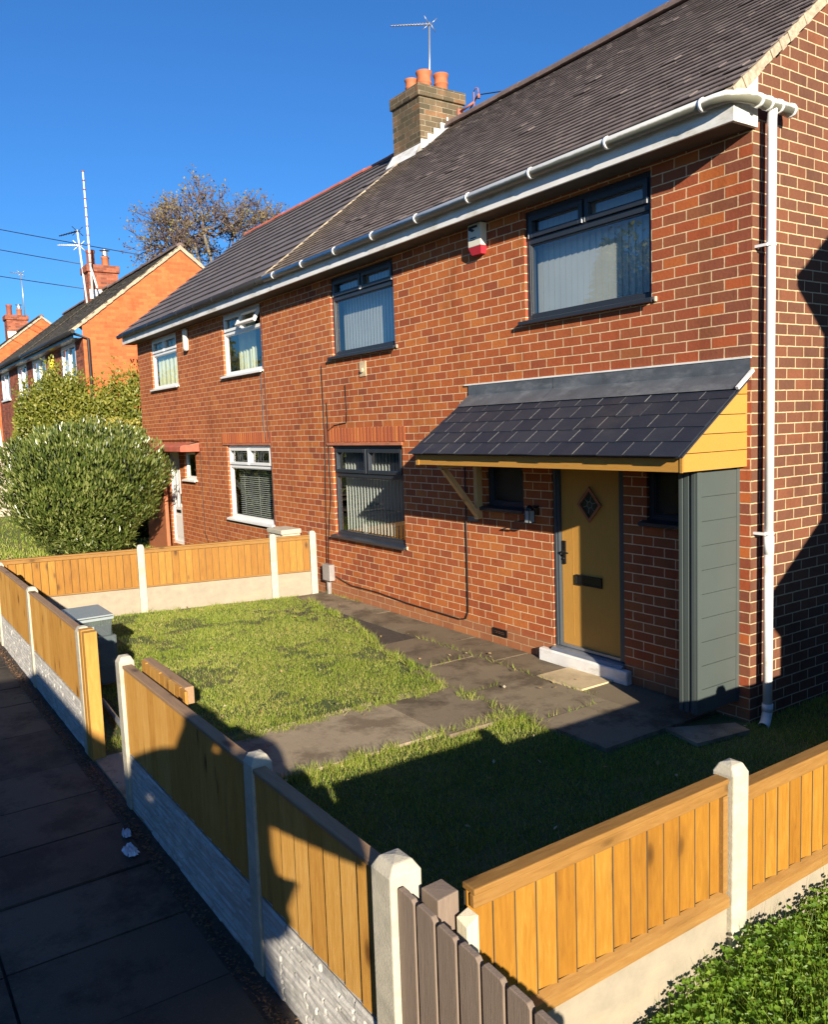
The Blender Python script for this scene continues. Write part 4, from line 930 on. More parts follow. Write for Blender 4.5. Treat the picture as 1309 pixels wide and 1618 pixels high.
def panel(parent, a, u, v, t0, t1, z0, z1, style, railm='fence_rail_x', dz=0):
    W = lambda x, y, z: a+u*x+v*y+Vector((0, 0, z+dz)); up_ = Vector((0, 0, 1))
    def bx(x0, x1, y0, y1, za, zb, b_): b_.obox(W((x0+x1)/2, (y0+y1)/2, (za+zb)/2), u*(x1-x0)/2, v*(y1-y0)/2, up_*(zb-za)/2)
    mb = MB(); pitch = .126 if style == 'front' else .094; n = max(1, round((t1-t0)/pitch)); pitch = (t1-t0)/n
    vb = .016 if style == 'front' else -.004; sk_ = .009 if style == 'side' else .006
    for i in range(n):
        x0 = t0+i*pitch; w_ = pitch+.008 if i < n-1 else pitch; sk = .009 if style == 'side' else .006
        if style != 'front': w_ = pitch-.0045
        zt = z1-(.0 if style != 'side' else 0)+R.uniform(-.002, .002); y0 = vb; jy = R.uniform(-.001, .001)
        if style == 'front': x0 = x0-(.008 if i else 0); A = [W(x0, y0+sk+jy, z0), W(x0+w_, y0+jy, z0), W(x0+w_, y0+.004+jy, z0), W(x0, y0+sk+.010+jy, z0)]
        else: A = [W(x0, y0+jy, z0), W(x0+w_, y0+sk+jy, z0), W(x0+w_, y0+sk+.012+jy, z0), W(x0, y0+.005+jy, z0)]
        B = [p+up_*(zt-z0) for p in A]
        mb.add(A+B, [(0, 3, 2, 1), (4, 5, 6, 7), (0, 1, 5, 4), (1, 2, 6, 5), (2, 3, 7, 6), (3, 0, 4, 7)])
    pn = mb.build('fence_panel', M['fence' if style == 'front' else 'fence_s'], parent)
    if style != 'front':
        b_ = MB()
        for i in range(1, n): q_ = R.uniform(.0013, .0030); bx(t0+i*pitch-q_-.002, t0+i*pitch+q_-.002, vb, vb+sk_+.0135, z0, z1-.006, b_)
        b_.build('board_joints', M['stem'], pn)  # dark strips laid over the joints as painted shadow lines
        b_ = MB(); bx(t0, t1, -.016, -.010, z0+.01, z1-.01, b_); b_.build('backing', M['stem'], pn)  # dark sheet added so the gaps look shaded
    if style == 'front':
        b_ = MB(); bx(t0, t1, -.022, .040, z1+.001, z1+.022, b_); b_.build('cap_rail', M[railm], pn, bevel=.004)
        b_ = MB(); bx(t0, t1, -.022, .013, z1-.06, z1-.0, b_); b_.build('rail', M[railm], pn); b_ = MB(); bx(t0, t1, -.022, .013, z0+.05, z0+.10, b_); b_.build('rail', M[railm], pn)
    elif style == 'side':
        b_ = MB(); bx(t0, t1, -.025, .042, z1-.004, z1+.018, b_); b_.build('cap_rail', M[railm], pn, bevel=.004)
        b_ = MB(); bx(t0, t1, .012, .036, z1-.052, z1-.006, b_); b_.build('rail', M[railm], pn, bevel=.004)
        b_ = MB(); b_.prism([W(t0, .012, z0), W(t0, .044, z0-.002), W(t0, .044, z0+.04), W(t0, .012, z0+.062)], u*(t1-t0)); b_.build('rail', M[railm], pn)
        b_ = MB(); bx(t1-.03, t1, .012, .034, z0+.062, z1-.055, b_); b_.build('rail', M[railm], pn)
    else:
        b_ = MB(); bx(t0, t1, -.025, .034, z1-.01, z1+.012, b_); b_.build('cap_rail', M[railm], pn, bevel=.004)
        b_ = MB(); bx(t0, t1, .012, .030, z1-.055, z1-.012, b_); b_.build('rail', M[railm], pn, bevel=.003)
        b_ = MB(); bx(t0, t1, .012, .026, z0, z0+.022, b_); b_.build('rail', M[railm], pn, bevel=.003)
    return pn
# street side run, right of the gate  (outward = towards the pavement, -y => run direction -x gives v=(0,... ) use u=+x, v=(0,-1))
FL = empty('garden_fence', (0, -4.38, 0), 'low timber fence on white stone boards between the gate opening and the big corner post', 'fence')
a, u, v, L = frame((-1.63, -4.38), (1.6, -4.38))
post(FL, a, u, v, 0, 1.035); post(FL, a, u, v, 2.09, 1.03); cpst = post(FL, a, u, v, 3.23, 1.035, .062)
gravel(FL, a, u, v, .05, 2.04, .385, 0, .045, True, 'rock'); gravel(FL, a, u, v, 2.14, 3.17, .385, 0, .045, True, 'rock')
panel(FL, a, u, v, .052, 2.038, .388, .955, 'front'); panel(FL, a, u, v, 2.142, 3.165, .388, .955, 'front')
FM = empty('garden_fence', (-5, -4.38, 0), 'low timber fence along the pavement on the far side of the gate opening', 'fence')
a, u, v, L = frame((-8.2, -4.38), (-2.81, -4.38))
for t in (0, 1.11, 3.21, 5.39): post(FM, a, u, v, t, 1.015)
for t0, t1 in ((.05, 1.06), (1.16, 3.16), (3.26, 5.34)): gravel(FM, a, u, v, t0, t1, .385, 0, .045, True, 'rock'); panel(FM, a, u, v, t0, t1, .388, .955, 'front')
# wooden gate post beside the concrete post
mb = MB(); mb.box(-2.752, -2.672, -4.43, -4.335, -.03, 1.005); mb.box(-2.668, -2.588, -4.427, -4.335, -.03, 1.0)
tag(mb.build('gate_post', M['fence'], loc=(-2.67, -4.38, 0)), 'doubled timber gate post fixed to the concrete post at the opening', 'post')
# side run (right of picture), outward +x
FS = empty('garden_fence', (1.8, -2.8, 0), 'sunlit timber fence on smooth concrete boards, nearest right, beside the weeds', 'fence')
a, u, v, L = frame((1.795, -4.20), (1.795, 3.0))
post(FS, a, u, v, 1.36, 1.015, .052); post(FS, a, u, v, 3.30, .95); post(FS, a, u, v, 5.2, .95)
gravel(FS, a, u, v, -.02, 1.31, .405, 0, .030, False, 'conc_b'); panel(FS, a, u, v, -.03, 1.305, .41, .945, 'side', 'fence_rail_y')
for t0, t1 in ((1.415, 3.25), (3.35, 5.15)): gravel(FS, a, u, v, t0, t1, .34, 0, .030, False, 'conc_b'); panel(FS, a, u, v, t0, t1, .345, .875, 'side', 'fence_rail_y')
# far boundary run, visible face towards +x
FB = empty('garden_fence', (-7.5, -1.5, 0), 'low timber fence on plain concrete boards across the far end of the lawn', 'fence')
a, u, v, L = frame((-8.18, -4.33), (-7.20, -.10))
tt = [(Vector((x, y, 0))-a).dot(u) for x, y in ((-7.755, -2.52), (-7.315, -.727), (-7.19, -.143))]
for t in tt: post(FB, a, u, v, t, .955, .048)
ts = [.05]+tt
for t0, t1 in zip(ts, tt): gravel(FB, a, u, v, t0+.045, t1-.048, .345, 0, .03, False, 'conc_b'); panel(FB, a, u, v, t0+.045, t1-.048, .35, .885, 'in', 'fence_rail_y')
# open gate leaf folded back behind the street fence
GL = empty('timber_gate', (-1.3, -4.25, 0), 'low timber gate folded back behind the street fence', 'gate')
mb = MB(); x = -1.70
while x < -.90: mb.box(x, x+.093, -4.262, -4.246, .07, .955+R.uniform(-.003, .003)); x += .096
mb.build('boards', M['fence'], GL)
mb = MB(); mb.box(-1.71, -.88, -4.246, -4.19, .86, .965); mb.build('top_rail', M['fence_rail_x'], GL, bevel=.004)
mb = MB(); mb.box(-1.71, -.88, -4.246, -4.19, .12, .21); mb.build('bottom_rail', M['fence_rail_x'], GL, bevel=.004)
mb = MB(); mb.box(-.95, -.882, -4.266, -4.247, .80, .90); mb.box(-1.71, -1.55, -4.268, -4.2625, .80, .84); mb.build('latch', M['dark_metal'], GL)
mb = MB(); mb.tube([(-3.95, -4.03, .05), (-2.55, -4.10, .05)], .022, 8); tag(mb.build('metal_pole', M['alu'], loc=(-3.2, -4.06, .05)), 'pale metal pole lying on the soil behind the gate opening', 'pole')

# next door's grey gate post and picket fence
mb = MB(); mb.add([(1.70, -4.345, -.03), (1.795, -4.345, -.03), (1.795, -4.262, -.03), (1.70, -4.262, -.03), (1.70, -4.345, .95), (1.795, -4.345, .948), (1.795, -4.262, .955), (1.70, -4.262, .953)], [(0, 3, 2, 1), (4, 5, 6, 7), (0, 1, 5, 4), (1, 2, 6, 5), (2, 3, 7, 6), (3, 0, 4, 7)])
tag(mb.build('wooden_post', M['picket'], loc=(1.74, -4.3, 0), bevel=.004), 'square grey brown painted post standing just behind the first pickets', 'post')
mb = MB(); mb.prism([(1.815, -4.285, -.02), (1.872, -4.285, -.02), (1.872, -4.235, -.02), (1.815, -4.235, -.02)], (0, 0, .0)) if False else None
mb.add([(1.812, -4.29, -.03), (1.868, -4.29, -.03), (1.868, -4.238, -.03), (1.812, -4.238, -.03), (1.815, -4.29, .885), (1.868, -4.288, .87), (1.866, -4.238, .895), (1.812, -4.24, .90)], [(0, 3, 2, 1), (4, 5, 6, 7), (0, 1, 5, 4), (1, 2, 6, 5), (2, 3, 7, 6), (3, 0, 4, 7)])
tag(mb.build('timber_stub', M['endgrain'], loc=(1.84, -4.26, 0), bevel=.003), 'narrow pale bare timber upright where the sunlit side fence begins', 'post')
PF = empty('picket_fence', (2.4, -4.4, 0), 'grey brown rough textured picket fence beside the concrete corner post', 'fence')
x = 1.668
for i in range(16):
    w_ = .094; h = .957-.006*i+R.uniform(-.004, .004); tl = R.gauss(0, .003); mb = MB()
    pr = [(x, .03), (x+w_, .03), (x+w_+tl, h-.014), (x+w_-.012+tl, h-.001), (x+.010+tl, h+.004), (x+tl, h-.006)]
    mb.prism([(q[0], -4.417, q[1]) for q in pr][::-1], (0, .021, 0)); mb.build('picket', M['picket'], PF, bevel=.003); x += .1085
for z in (.22, .70): mb = MB(); mb.box(1.665, x, -4.395, -4.355, z, z+.07); mb.build('rail', M['picket'], PF)

# ================================================================ VEGETATION
def kites(C, D, Nn, Ln, Wd, fold=.15):
    """leaf quads: C base points, D unit directions, Nn approx normals"""
    S = np.cross(D, Nn); S /= np.linalg.norm(S, axis=1, keepdims=True)+1e-9; U = np.cross(S, D)
    Ln = Ln[:, None]; Wd = Wd[:, None]
    b = C; l = C+D*Ln*.45+S*Wd*.5+U*Wd*fold; t = C+D*Ln; r = C+D*Ln*.45-S*Wd*.5+U*Wd*fold
    V = np.stack([b, r, t, l], 1).reshape(-1, 3); F = np.arange(len(V)).reshape(-1, 4); return V, F
def unit(a): return a/(np.linalg.norm(a, axis=1, keepdims=True)+1e-9)
def rnd(n): return unit(RN.normal(size=(n, 3)))
def noise2(x, y, s, seed=0):
    return np.array([mnoise.noise(Vector((a*s, b*s, seed))) for a, b in zip(x, y)])
def blob_pts(n, c, r, e=2.3, shell=.35, lump=.12, seed=0, zc=None):
    d = rnd(n); k = (np.abs(d)**e).sum(1)**(-1/e); q = d*k[:, None]
    lum = np.array([mnoise.noise(Vector((float(p[0])*3+seed, float(p[1])*3, float(p[2])*3))) for p in q])
    rad = (1-shell*RN.random(n)**2)*(1+lump*lum); P = np.array(c)+q*rad[:, None]*np.array(r)
    nrm = unit(q/np.array(r)); return P, nrm
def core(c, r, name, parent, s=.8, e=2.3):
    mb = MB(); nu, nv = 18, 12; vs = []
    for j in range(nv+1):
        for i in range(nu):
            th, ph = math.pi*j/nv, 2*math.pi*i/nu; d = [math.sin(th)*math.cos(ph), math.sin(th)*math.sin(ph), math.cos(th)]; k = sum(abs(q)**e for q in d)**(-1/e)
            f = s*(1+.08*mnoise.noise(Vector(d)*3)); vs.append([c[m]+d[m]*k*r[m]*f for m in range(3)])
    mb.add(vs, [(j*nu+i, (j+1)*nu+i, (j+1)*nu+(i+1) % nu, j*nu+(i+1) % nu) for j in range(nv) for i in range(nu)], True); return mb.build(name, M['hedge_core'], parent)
def stems(parent, c, h, n=9, sp=.25, mat='stem', r=.03):
    mb = MB()
    for i in range(n):
        a = R.uniform(0, 6.28); q = R.uniform(0, sp); x, y = c[0]+q*math.cos(a), c[1]+q*math.sin(a)
        mb.tube([(x, y, c[2]), (x+R.uniform(-.1, .1), y+R.uniform(-.1, .1), c[2]+h*.5), (x+math.cos(a)*.3, y+math.sin(a)*.3, c[2]+h)], [r, r*.7, r*.3], 5)
    return mb.build('stems', M[mat], parent)
def shrub(name, label, cat, c, r, nleaf, ln, wd, mat, upb=.7, e=2.3, shell=.3, lump=.12, base=None, group=None, taper=0):
    t = empty(name, (c[0], c[1], base if base is not None else 0), label, cat, group)
    P, nr = blob_pts(nleaf, c, r, e, shell, lump, seed=c[0]); f_ = 1-taper*np.clip((c[2]-P[:, 2])/r[2], 0, 1); P[:, 0] = c[0]+(P[:, 0]-c[0])*f_; P[:, 1] = c[1]+(P[:, 1]-c[1])*f_; D = unit(nr*.6+rnd(nleaf)*.55+np.array([0, 0, upb]))
    V, F = kites(P, D, unit(nr+rnd(nleaf)*.5), ln*RN.uniform(.7, 1.25, nleaf), wd*RN.uniform(.75, 1.2, nleaf)); big_mesh('foliage', V, F, M[mat], t)
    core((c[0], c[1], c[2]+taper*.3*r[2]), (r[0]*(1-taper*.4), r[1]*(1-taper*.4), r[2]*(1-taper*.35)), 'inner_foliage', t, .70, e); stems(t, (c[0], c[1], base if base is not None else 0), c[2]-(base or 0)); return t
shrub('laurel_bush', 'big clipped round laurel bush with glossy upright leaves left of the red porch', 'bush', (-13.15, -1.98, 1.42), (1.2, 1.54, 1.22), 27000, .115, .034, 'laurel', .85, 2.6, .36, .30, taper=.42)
# tall privet hedge : three merged lobes
t = empty('privet_hedge', (-17.4, -1.2, 0), 'tall loose privet hedge behind the laurel, hiding the foot of the orange gable', 'hedge')
V0 = []; F0 = []; k = 0
for c, r, n_ in (((-17.6, -1.95, 2.1), (.8, .52, 1.25), 12000), ((-17.4, -1.4, 1.95), (.9, .65, 1.85), 17000), ((-17.1, -.75, 1.8), (.8, .8, 1.6), 16000), ((-16.9, .15, 1.85), (.8, .8, 1.85), 17000)):
    P, nr = blob_pts(n_, c, r, 3.2, .3, .2, seed=c[1]); top = P[:, 2] > c[2]+r[2]*.62
    P[:, 2] += np.where(top & (noise2(P[:, 0], P[:, 1], 5.5, 3) > .12), RN.random(n_)*.5, 0)
    D = unit(nr*.5+rnd(n_)*.7+np.array([0, 0, .55])); V, F = kites(P, D, unit(nr+rnd(n_)*.6), .095*RN.uniform(.6, 1.2, n_), .05*RN.uniform(.7, 1.2, n_)); V0.append(V); F0.append(F+k); k += len(V)
    core(c, r, 'inner_foliage', t, .68, 3.2)
big_mesh('foliage', np.concatenate(V0), np.concatenate(F0), M['privet'], t); stems(t, (-17.3, -1.1, 0), 1.2, 16, 1.3)
shrub('variegated_shrub', 'yellow variegated shrub between the laurel top and the brick corner', 'shrub', (-16.35, -.35, 2.0), (.55, 1.0, .85), 7000, .075, .042, 'gold_leaf', .4, 2.4, .3, .2)

def blades(pts, h, w_, lean=.55, zb=0.0):
    n = len(pts); x, y = pts[:, 0], pts[:, 1]; a = RN.uniform(0, 2*math.pi, n); S = np.stack([np.cos(a), np.sin(a), np.zeros(n)], 1)
    b = RN.uniform(0, 2*math.pi, n); l = RN.uniform(0, lean, n)*h; z0 = zb if np.ndim(zb) else np.full(n, zb)
    B = np.stack([x, y, z0], 1); T = B+np.stack([np.cos(b)*l*1.2, np.sin(b)*l*1.2, h*(1-.25*l/h)], 1); w2 = (w_*RN.uniform(.6, 1.3, n))[:, None]
    V = np.stack([B-S*w2/2, B+S*w2/2, T], 1).reshape(-1, 3); return V, np.arange(len(V)).reshape(-1, 3)
def scatter(n, x0, x1, y0, y1): return np.stack([RN.uniform(x0, x1, n), RN.uniform(y0, y1, n)], 1)
# lawn of the garden
p1 = scatter(150000, -8.1, -2.1, -4.34, -.30); wob = noise2(p1[:, 0], p1[:, 1], 2.1, 1)*.10+noise2(p1[:, 0], p1[:, 1], 9, 2)*.035
lim = np.interp(p1[:, 0], [-8, -6.9, -6.2, -5.1, -4.05, -4.0, -2.9, -2.2], [-.35, -.40, -.55, -.66, -.98, -1.06, -1.18, -1.36])
fx = -8.18+(p1[:, 1]+4.33)*.2317
keep = (p1[:, 1]+wob < lim) & (p1[:, 0]+wob*.6 < -2.23) & (p1[:, 0] > fx+.05) & ~((p1[:, 0] < -3.0) & (p1[:, 0] > -4.3) & (p1[:, 1] < -3.95)) & ~((p1[:, 0] > -2.75) & (p1[:, 1] < -3.75))
bare = noise2(p1[:, 0], p1[:, 1], 1.5, 8); bare2 = noise2(p1[:, 0], p1[:, 1], 5.5, 18); keep &= (bare+.5*bare2 < .22) | (RN.random(len(p1)) < .22); p1 = p1[keep]
p2 = scatter(115000, -1.45, 1.74, -4.32, 1.3); wob = noise2(p2[:, 0], p2[:, 1], 2.1, 3)*.08+noise2(p2[:, 0], p2[:, 1], 9, 4)*.04
keep = (p2[:, 0]+wob > -1.33) & ((p2[:, 1]+wob < -1.33) | (p2[:, 0] > -.25)) & ~((p2[:, 0] < .02) & (p2[:, 1] > -.55)); p2 = p2[keep]
pp = np.concatenate([p1, p2]); tuft = noise2(pp[:, 0], pp[:, 1], 3.3, 5); h = (.024+.026*np.clip(tuft+.2, 0, 1))*RN.uniform(.55, 1.5, len(pp))
edge = ((pp[:, 0] > -2.5) & (pp[:, 0] < -2.2)) | ((pp[:, 0] > -1.36) & (pp[:, 0] < -1.1) & (RN.random(len(pp)) < .5)); h = h*np.where(edge, 1.2, 1)
V, F = blades(pp, h, .0052, .75, -.004); tag(big_mesh('grass', V, F, M['grass']), kind='stuff')
# taller fringe tufts along edges
cen = [(-1.34+R.gauss(0, .03), R.uniform(-4.2, -1.4)) for _ in range(75)]+[(R.uniform(-2.2, -1.0), -1.38+R.gauss(0, .03)) for _ in range(8)]+[(R.uniform(-1.3, -1.0), R.uniform(-1.6, -1.3)) for _ in range(14)]+[(-2.24+R.gauss(0, .025), R.uniform(-3.7, -1.4)) for _ in range(60)]+[(R.uniform(-8, -7.3), -4.2+R.random()*3) for _ in range(10)]+[(R.uniform(-6.8, -2.3), None) for _ in range(70)]
q = []
for x, y in cen:
    if y is None: y = float(np.interp(x, [-8, -6.9, -6.2, -5.1, -4.05, -4.0, -2.9, -2.2], [-.35, -.40, -.55, -.66, -.98, -1.06, -1.18, -1.36]))-.02
    for _ in range(26): q.append((x+R.gauss(0, .028), y+R.gauss(0, .028)))
# weeds rooted in the slab joints and at the wall foot
for (xa, ya_, xb, yb_, n_) in ((-2.9, -1.32, -2.9, -.55, 50), (-3.9, -.5, -1.2, -.5, 260), (-1.98, -1.32, -1.98, -.9, 40), (-1.05, -1.3, -1.05, -.6, 50), (-7.0, -.02, -6.0, -.02, 90), (-2.9, -1.32, -1.3, -1.32, 180)):
    for _ in range(n_):
        f = R.random(); q.append((xa+(xb-xa)*f+R.gauss(0, .012), ya_+(yb_-ya_)*f+R.gauss(0, .012)))
q = np.array(q); V, F = blades(q, .075*RN.uniform(.4, 1.3, len(q)), .006, .9, .004); tag(big_mesh('grass_tufts', V, F, M['grass']), kind='stuff')
# dry thatch and moss crumbs along the old edging
q = scatter(5200, -2.36, -2.20, -3.75, -1.35); V, F = blades(q, .022*RN.uniform(.4, 1.4, len(q)), .012, .9, .004); tag(big_mesh('dry_edging', V, F, leafmat('dry_thatch', [(0, (.16, .14, .06)), (1, (.42, .37, .2))], .8, .1, .2)), kind='stuff')
# neighbour's lawn
p = scatter(26000, -19.2, -8.3, -5.4, -.1); V, F = blades(p, .07*RN.uniform(.6, 1.3, len(p)), .016, .6, np.array([gz(float(a_), 0)-.01 for a_ in p[:, 0]])); tag(big_mesh('neighbour_grass', V, F, M['grass']), kind='stuff')
# lush weeds outside the side fence
cx_ = []; 
def wh(x, y):   # height of the weed bank
    return (.24-.03*(x-1.9))*max(.12, min(1, (y+4.30)/1.3))+.05*mnoise.noise(Vector((x*3, y*3, 0)))
pts = [(R.uniform(1.87, 3.9)**1, R.uniform(-4.3, -.6)) for _ in range(15000)]
pts += [(R.uniform(1.86, 2.05), R.uniform(-4.1, -.6)) for _ in range(1300)]
Cs = []; Ds = []; Ns = []; Ls = []; Ws = []
for x, y in pts:
    h0 = wh(x, y); z = h0*R.uniform(.45, 1.25); kk = R.choice((3, 4, 5)); a0 = R.uniform(0, 6.28); tilt = R.uniform(-.1, .75); sz = R.uniform(.010, .028)
    for j in range(kk):
        a = a0+6.283*j/kk; Cs.append((x, y, z)); Ds.append((math.cos(a), math.sin(a), tilt+R.uniform(-.2, .2))); Ns.append((R.gauss(.75, .35), R.gauss(-.35, .35), .8)); Ls.append(sz*R.uniform(.8, 1.25)); Ws.append(sz*R.uniform(.6, .95))
V, F = kites(np.array(Cs), unit(np.array(Ds)), unit(np.array(Ns)), np.array(Ls), np.array(Ws), .12); tag(big_mesh('weeds', V, F, M['weed']), kind='stuff')
p = scatter(26000, 1.86, 3.9, -4.3, -.6); hh_ = np.array([wh(float(a_), float(b_)) for a_, b_ in p]); V, F = blades(p, hh_*RN.uniform(.6, 1.7, len(p)), .006, .8, 0.0); tag(big_mesh('long_grass', V, F, leafmat('long_grass', [(0, (.07, .14, .01)), (.6, (.17, .28, .02)), (1, (.32, .40, .06))], .45, .35)), kind='stuff')
mb = MB(); nx, ny = 24, 40
mb.add([(1.86+(2.1)*i/nx, -4.33+3.7*j/ny, wh(1.86+2.1*i/nx, -4.33+3.7*j/ny)*.45) for j in range(ny+1) for i in range(nx+1)], [(j*(nx+1)+i, j*(nx+1)+i+1, (j+1)*(nx+1)+i+1, (j+1)*(nx+1)+i) for j in range(ny) for i in range(nx)], True); tag(mb.build('weed_bank', M['hedge_core']), kind='stuff')
# windblown leaves and bits on the lawn
n_ = 170; p = np.stack([RN.uniform(-7.5, 1.6, n_), RN.uniform(-4.2, -.2, n_), RN.uniform(.03, .055, n_)], 1); D = unit(RN.normal(size=(n_, 3))*np.array([1, 1, .3])); V, F = kites(p, D, unit(RN.normal(size=(n_, 3))*.4+np.array([0, 0, 1])), RN.uniform(.02, .05, n_), RN.uniform(.012, .03, n_)); tag(big_mesh('fallen_leaves', V, F, leafmat('fallen_leaf', [(0, (.16, .08, .03)), (.6, (.34, .22, .08)), (1, (.6, .55, .42))], .8, .2)), kind='stuff')
# debris along the fence foot
n_ = 3200; p = np.stack([RN.uniform(-9, 2.2, n_), -4.49+RN.normal(0, .022, n_), RN.uniform(.008, .022, n_)], 1); D = unit(RN.normal(size=(n_, 3))*np.array([1, 1, .25])); V, F = kites(p, D, unit(RN.normal(size=(n_, 3))*.4+np.array([0, 0, 1])), RN.uniform(.008, .03, n_), RN.uniform(.006, .016, n_)); tag(big_mesh('leaf_litter', V, F, M['leafbrown']), kind='stuff')
n_ = 900; p = np.stack([RN.uniform(-4.2, -1.4, n_), RN.uniform(-4.4, -3.7, n_), RN.uniform(.0, .02, n_)], 1); D = unit(RN.normal(size=(n_, 3))*np.array([1, 1, .3])); V, F = kites(p, D, unit(RN.normal(size=(n_, 3))*.4+np.array([0, 0, 1])), RN.uniform(.01, .035, n_), RN.uniform(.006, .018, n_)); tag(big_mesh('dead_leaves', V, F, M['leafbrown']), kind='stuff')

# bare autumn tree beyond the roofs
def branch_tree(name, label, base, H_, spread, nleaf, leafm, seed, lsz=.13, depth=7, up_=.55, trunk=.22, group=None, first=.33):
    rr = random.Random(seed); t = empty(name, base, label, 'tree', group); segs = []; tips = []
    def grow(p, d, L, r, k):
        q = p.copy(); pts = [p.copy()]; rs = [r]; n = 3
        for i in range(n):
            d = (d+Vector((rr.gauss(0, .12), rr.gauss(0, .12), rr.gauss(0, .08)+.04*up_))).normalized(); q = q+d*L/n; pts.append(q.copy()); rs.append(r*(1-.3*(i+1)/n))
        segs.append((pts, rs, k))
        if k <= 2: tips.extend([pts[-1], pts[-2]])
        if k == 0: return
        nb = 3 if k > 2 else 2
        for i in range(nb):
            ax = Vector((rr.gauss(0, 1), rr.gauss(0, 1), rr.gauss(0, .5))).normalized(); nd = (d+ax*spread+Vector((0, 0, up_*.35))).normalized()
            st_ = pts[-1] if i < 2 else pts[-2]; grow(st_, nd, L*rr.uniform(.68, .86), r*.64, k-1)
    b = Vector(base); grow(b, Vector((0, 0, 1)), H_*first, trunk, depth)
    mt = MB(); mbr = MB()
    for pts, rs, k in segs: (mt if k >= depth-1 else mbr).tube(pts, [max(.018, q) for q in rs], 6 if k > 3 else 3, caps=False)
    mt.build('trunk', M['bark'], t); mbr.build('branches', M['bark'], t)
    T_ = np.array([tuple(p_) for p_ in tips]); idx = RN.integers(0, len(T_), nleaf); P = T_[idx]+RN.normal(0, .16, (nleaf, 3)); D = rnd(nleaf)
    V, F = kites(P, D, rnd(nleaf), lsz*RN.uniform(.6, 1.2, nleaf), lsz*.7*RN.uniform(.6, 1.2, nleaf)); big_mesh('crown', V, F, M[leafm], t)
    return t
def round_tree(name, label, base, c, r, leafm, seed, lsz, nl):
    rr = random.Random(seed); t = empty(name, base, label, 'tree'); mt = MB(); mbr = MB(); tips = []
    def path(a, b, r0, r1, mbx, n=4, wob=.08):
        a, b = Vector(a), Vector(b); L = (b-a).length; pts = []
        for i in range(n+1):
            f = i/n; p = a+(b-a)*f+Vector((0, 0, L*.10*math.sin(math.pi*f)*-1)); 
            if 0 < i < n: p += Vector((rr.gauss(0, 1), rr.gauss(0, 1), rr.gauss(0, 1)))*L*wob
            pts.append(p)
        mbx.tube(pts, [r0+(r1-r0)*i/n for i in range(n+1)], 6 if r0 > .05 else 3, caps=False); return pts[-1]
    C = Vector(c); b = Vector(base); fork = Vector((base[0], base[1], c[2]-r[2]*1.0)); path(b, fork, .32, .24, mt, 5, .01)
    def inside(p, lim=1.0):
        q = Vector(((p.x-C.x)/r[0], (p.y-C.y)/r[1], (p.z-C.z)/r[2])); return q.length <= lim
    for i in range(9):
        d = Vector((rr.gauss(0, 1), rr.gauss(0, 1), rr.uniform(-.1, 1.3))).normalized(); p1 = C+Vector((d.x*r[0], d.y*r[1], d.z*r[2]))*.48; path(fork, p1, .15, .075, mt, 5, .05)
        for j in range(7):
            e_ = (d+Vector((rr.gauss(0, .55), rr.gauss(0, .55), rr.gauss(0, .5)))).normalized(); p2 = p1+Vector((e_.x*r[0], e_.y*r[1], e_.z*r[2]))*rr.uniform(.22, .36)
            if not inside(p2, .92): p2 = C+(p2-C)*.82
            path(p1, p2, .065, .035, mbr, 4, .07)
            for k in range(8):
                g_ = (e_+Vector((rr.gauss(0, .7), rr.gauss(0, .7), rr.gauss(.15, .6)))).normalized(); p3 = p2+g_*rr.uniform(.5, 1.25)
                path(p2, p3, .032, .018, mbr, 3, .08)
                for m in range(5):
                    h_ = (g_+Vector((rr.gauss(0, .7), rr.gauss(0, .7), rr.gauss(.1, .6)))).normalized(); p4 = p3+h_*rr.uniform(.25, .7); path(p3, p4, .018, .010, mbr, 2, .05); tips.append(p4)
    mt.build('trunk', M['bark'], t); mbr.build('branches', M['twig'], t)
    T_ = np.array([tuple(p_) for p_ in tips]); hi = T_[:, 2] > C.z-.2*r[2]; w_ = np.where(hi, 1.0, .4)*(.2+np.array([max(0, mnoise.noise(Vector(p_)*.6)+.3) for p_ in tips])); w_ /= w_.sum()
    idx = RN.choice(len(T_), nl, p=w_); P = T_[idx]+RN.normal(0, .11, (nl, 3)); V, F = kites(P, rnd(nl), rnd(nl), lsz*RN.uniform(.6, 1.2, nl), lsz*.75*RN.uniform(.6, 1.2, nl)); big_mesh('crown', V, F, M[leafm], t)
M['twig'] = plain('purple_brown_twig', (.12, .085, .08), .9, var=.3)
round_tree('autumn_tree', 'nearly bare spreading tree with rusty leaf tips behind the orange gable apex', (-37.6, 11.0, 1.0), (-37.9, 10.4, 10.6), (5.0, 6.3, 4.0), 'autumn', 11, .13, 7000)
# unseen shrubs added across the road to block low sky, then trees
sh0 = shrub('garden_shrub', 'tall rounded shrub behind the far pavement, opposite the garden gate', 'shrub', (2, -18.6, 2.2), (2.6, 1.6, 2.3), 5200, .22, .12, 'privet', .4, 2.4, .3, .2, group='shrubs across the road')
for i, xx in enumerate((7.5, 13.5, 19, -3.5, -12.5, -18.5, -31, -37.5, -43)):
    c_ = copy_tree(sh0); c_.location = (xx, -18.6+R.uniform(-.5, .5), gz(xx, 0)); s_ = R.uniform(.75, 1.15); c_.scale = (s_, s_, s_*R.uniform(.8, 1.15)); c_.rotation_euler = (0, 0, R.uniform(0, 6))
    c_['label'] = ['shrub one garden to the right of the gate, across the road', 'shrub two gardens to the right of the gate, across the road', 'rightmost shrub across the road', 'shrub across the road just left of the gate', 'shrub across the road right of the first conifer', 'shrub across the road beside the first conifer', 'shrub across the road beside the second conifer', 'shrub across the road left of the second conifer', 'farthest left shrub across the road'][i]
